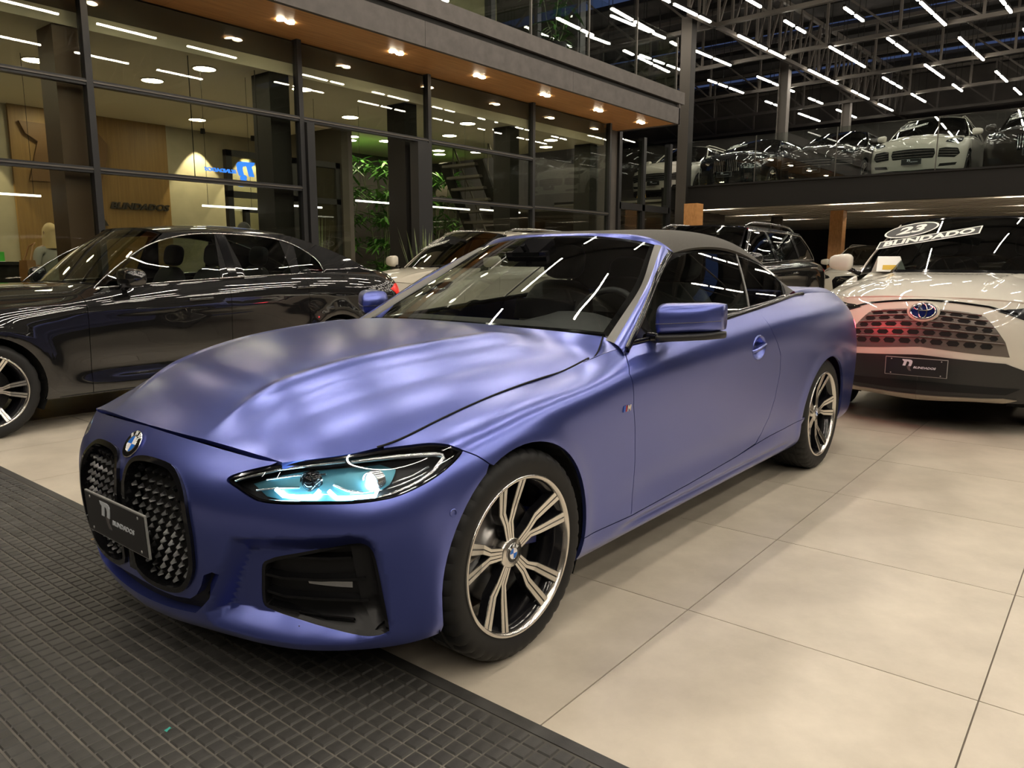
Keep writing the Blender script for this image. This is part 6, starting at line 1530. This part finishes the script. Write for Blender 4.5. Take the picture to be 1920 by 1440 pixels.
def leafy(name, label, loc, n, h, rad, seed, cat='plant', size=.26, stems=4, pot=True):
    r = random.Random(seed); e = empty(name, loc); tag(e, label, cat)
    if pot: MB().lathe([(.001,0),(.16,0),(.20,.32),(.18,.32),(.001,.28)], 20, 'z').build('pot', M['black_plastic'], e, True)
    P = []
    for k in range(stems):
        a = 2*math.pi*k/stems+r.random(); pts = [(.04*math.cos(a), .04*math.sin(a), .05)]
        for j in range(1, 7): f = j/6; pts.append((rad*.5*f*math.cos(a)+r.uniform(-.03,.03), rad*.5*f*math.sin(a)+r.uniform(-.03,.03), .05+h*.92*f))
        MB().tube(pts, [.014*(1-.6*i/6) for i in range(7)], 5).build('stem', M['leaf2'], e, True); P += pts[1:]
    m = MB()
    for k in range(n):
        b = Vector(P[r.randrange(len(P))])+Vector((r.uniform(-1, 1), r.uniform(-1, 1), r.uniform(-.6,.6)))*rad*.25; a = r.uniform(0, 6.28); L = size*r.uniform(.6, 1.2)
        blade(m, b, b+Vector((math.cos(a)*L, math.sin(a)*L, r.uniform(-.7,.35)*L)), L*.20, .05*L, 4)
    o = m.build('foliage', M['leaf'], e, True); o['kind'] = 'stuff'; return e
for k, (x, y) in enumerate(((10.25,12.75),(10.95,12.45),(11.6,12.8),(12.5,12.95),(13.1,13.0),(13.4,12.95))):
    leafy('bamboo_plant', ['leftmost','second','third','fourth','fifth','rightmost'][k]+(' leafy bamboo clump of the lobby garden behind the glass' if k in (0, 5) else ' leafy bamboo clump from the left in the lobby garden'), (x, y, .002), 620, 3.35, .75, 20+k, size=.34, stems=7, pot=False)
leafy('balcony_plant', 'broad leaved green plant standing behind the balcony glass', (11.25, 8.15, 4.63), 150, 1.45, .55, 9, size=.34, stems=4)
for o in COL.objects:
    if o.name.startswith('bamboo_plant') and o.parent is None: o['group'] = 'bamboo clumps of the lobby garden'
# garden lamps over the bamboo
for x in (10.3, 12.9):
    downlight(x, 12.6, 3.65)
# ---- stair in the lobby
sr_ = empty('staircase', (12.0, 10.7, .002)); tag(sr_, 'dark steel staircase with pale treads inside the glass front', 'staircase')
for y in (0, 1.0): MB().bar((2.0,y,.1), (.1,y,3.3), .05, .26, (0, 1, 0)).build('stringer', M['steel_dark'], sr_)
for k in range(14): f = (k+.5)/14; lb('tread', (2.0-1.9*f-.15,.03,.1+3.2*f), (2.0-1.9*f+.15,.97,.1+3.2*f+.05), M['fascia'], sr_)
for y in (0, 1.0):
    MB().tube([(2.0,y,1.05),(.1,y,4.2-.02)], .02, 8).build('handrail', M['steel_beam'], sr_, True)
    for k in range(5): f = (k+.2)/5; MB().tube([(2.0-1.9*f,y,.15+3.2*f),(2.0-1.9*f,y,1.05+3.15*f)], .012, 6).build('baluster', M['steel_beam'], sr_, True)
# ---- folding caution sign
yel = mat('yellow_plastic', (.75,.42,.01), .4)
for s in (-1, 1): MB().add([(-.16,s*.10,0),(.16,s*.10,0),(.12,s*.01,.55),(-.12,s*.01,.55),(-.16,s*.115,0),(.16,s*.115,0),(.12,s*.025,.56),(-.12,s*.025,.56)], [(0,1,2,3),(7,6,5,4),(0,4,5,1),(1,5,6,2),(2,6,7,3),(3,7,4,0)]).build('sign_leaf', yel, ys)
# ---- card on the white SUV's hood
cd_ = empty('paper_card', (0, 0, 0)); tag(cd_, 'folded white and yellow paper card lying at the windscreen of the white SUV', 'paper card')
p, n = ravS['hood'].ev([3.6], [8.2]); w = rav_root.matrix_basis @ Vector((p[0][0], -p[0][1], p[0][2])); cd_.location = w+Vector((0, 0, .01)); cd_.rotation_euler = (0, 0, .5)
MB().add([(-.07,-.12,0),(-.07,.12,0),(.02,.09,.13),(.02,-.09,.13),(.09,-.12,-.012),(.09,.12,-.012)], [(0,3,2,1),(3,4,5,2)]).build('card_sheet', M['sticker'], cd_)
MB().add([(-.061,-.05,.016),(-.061,.07,.016),(-.033,.06,.056),(-.033,-.05,.056)], [(0,3,2,1)]).build('card_print', mat('yellow_print', (.62,.40,.04), .6), cd_)
build_convertible()
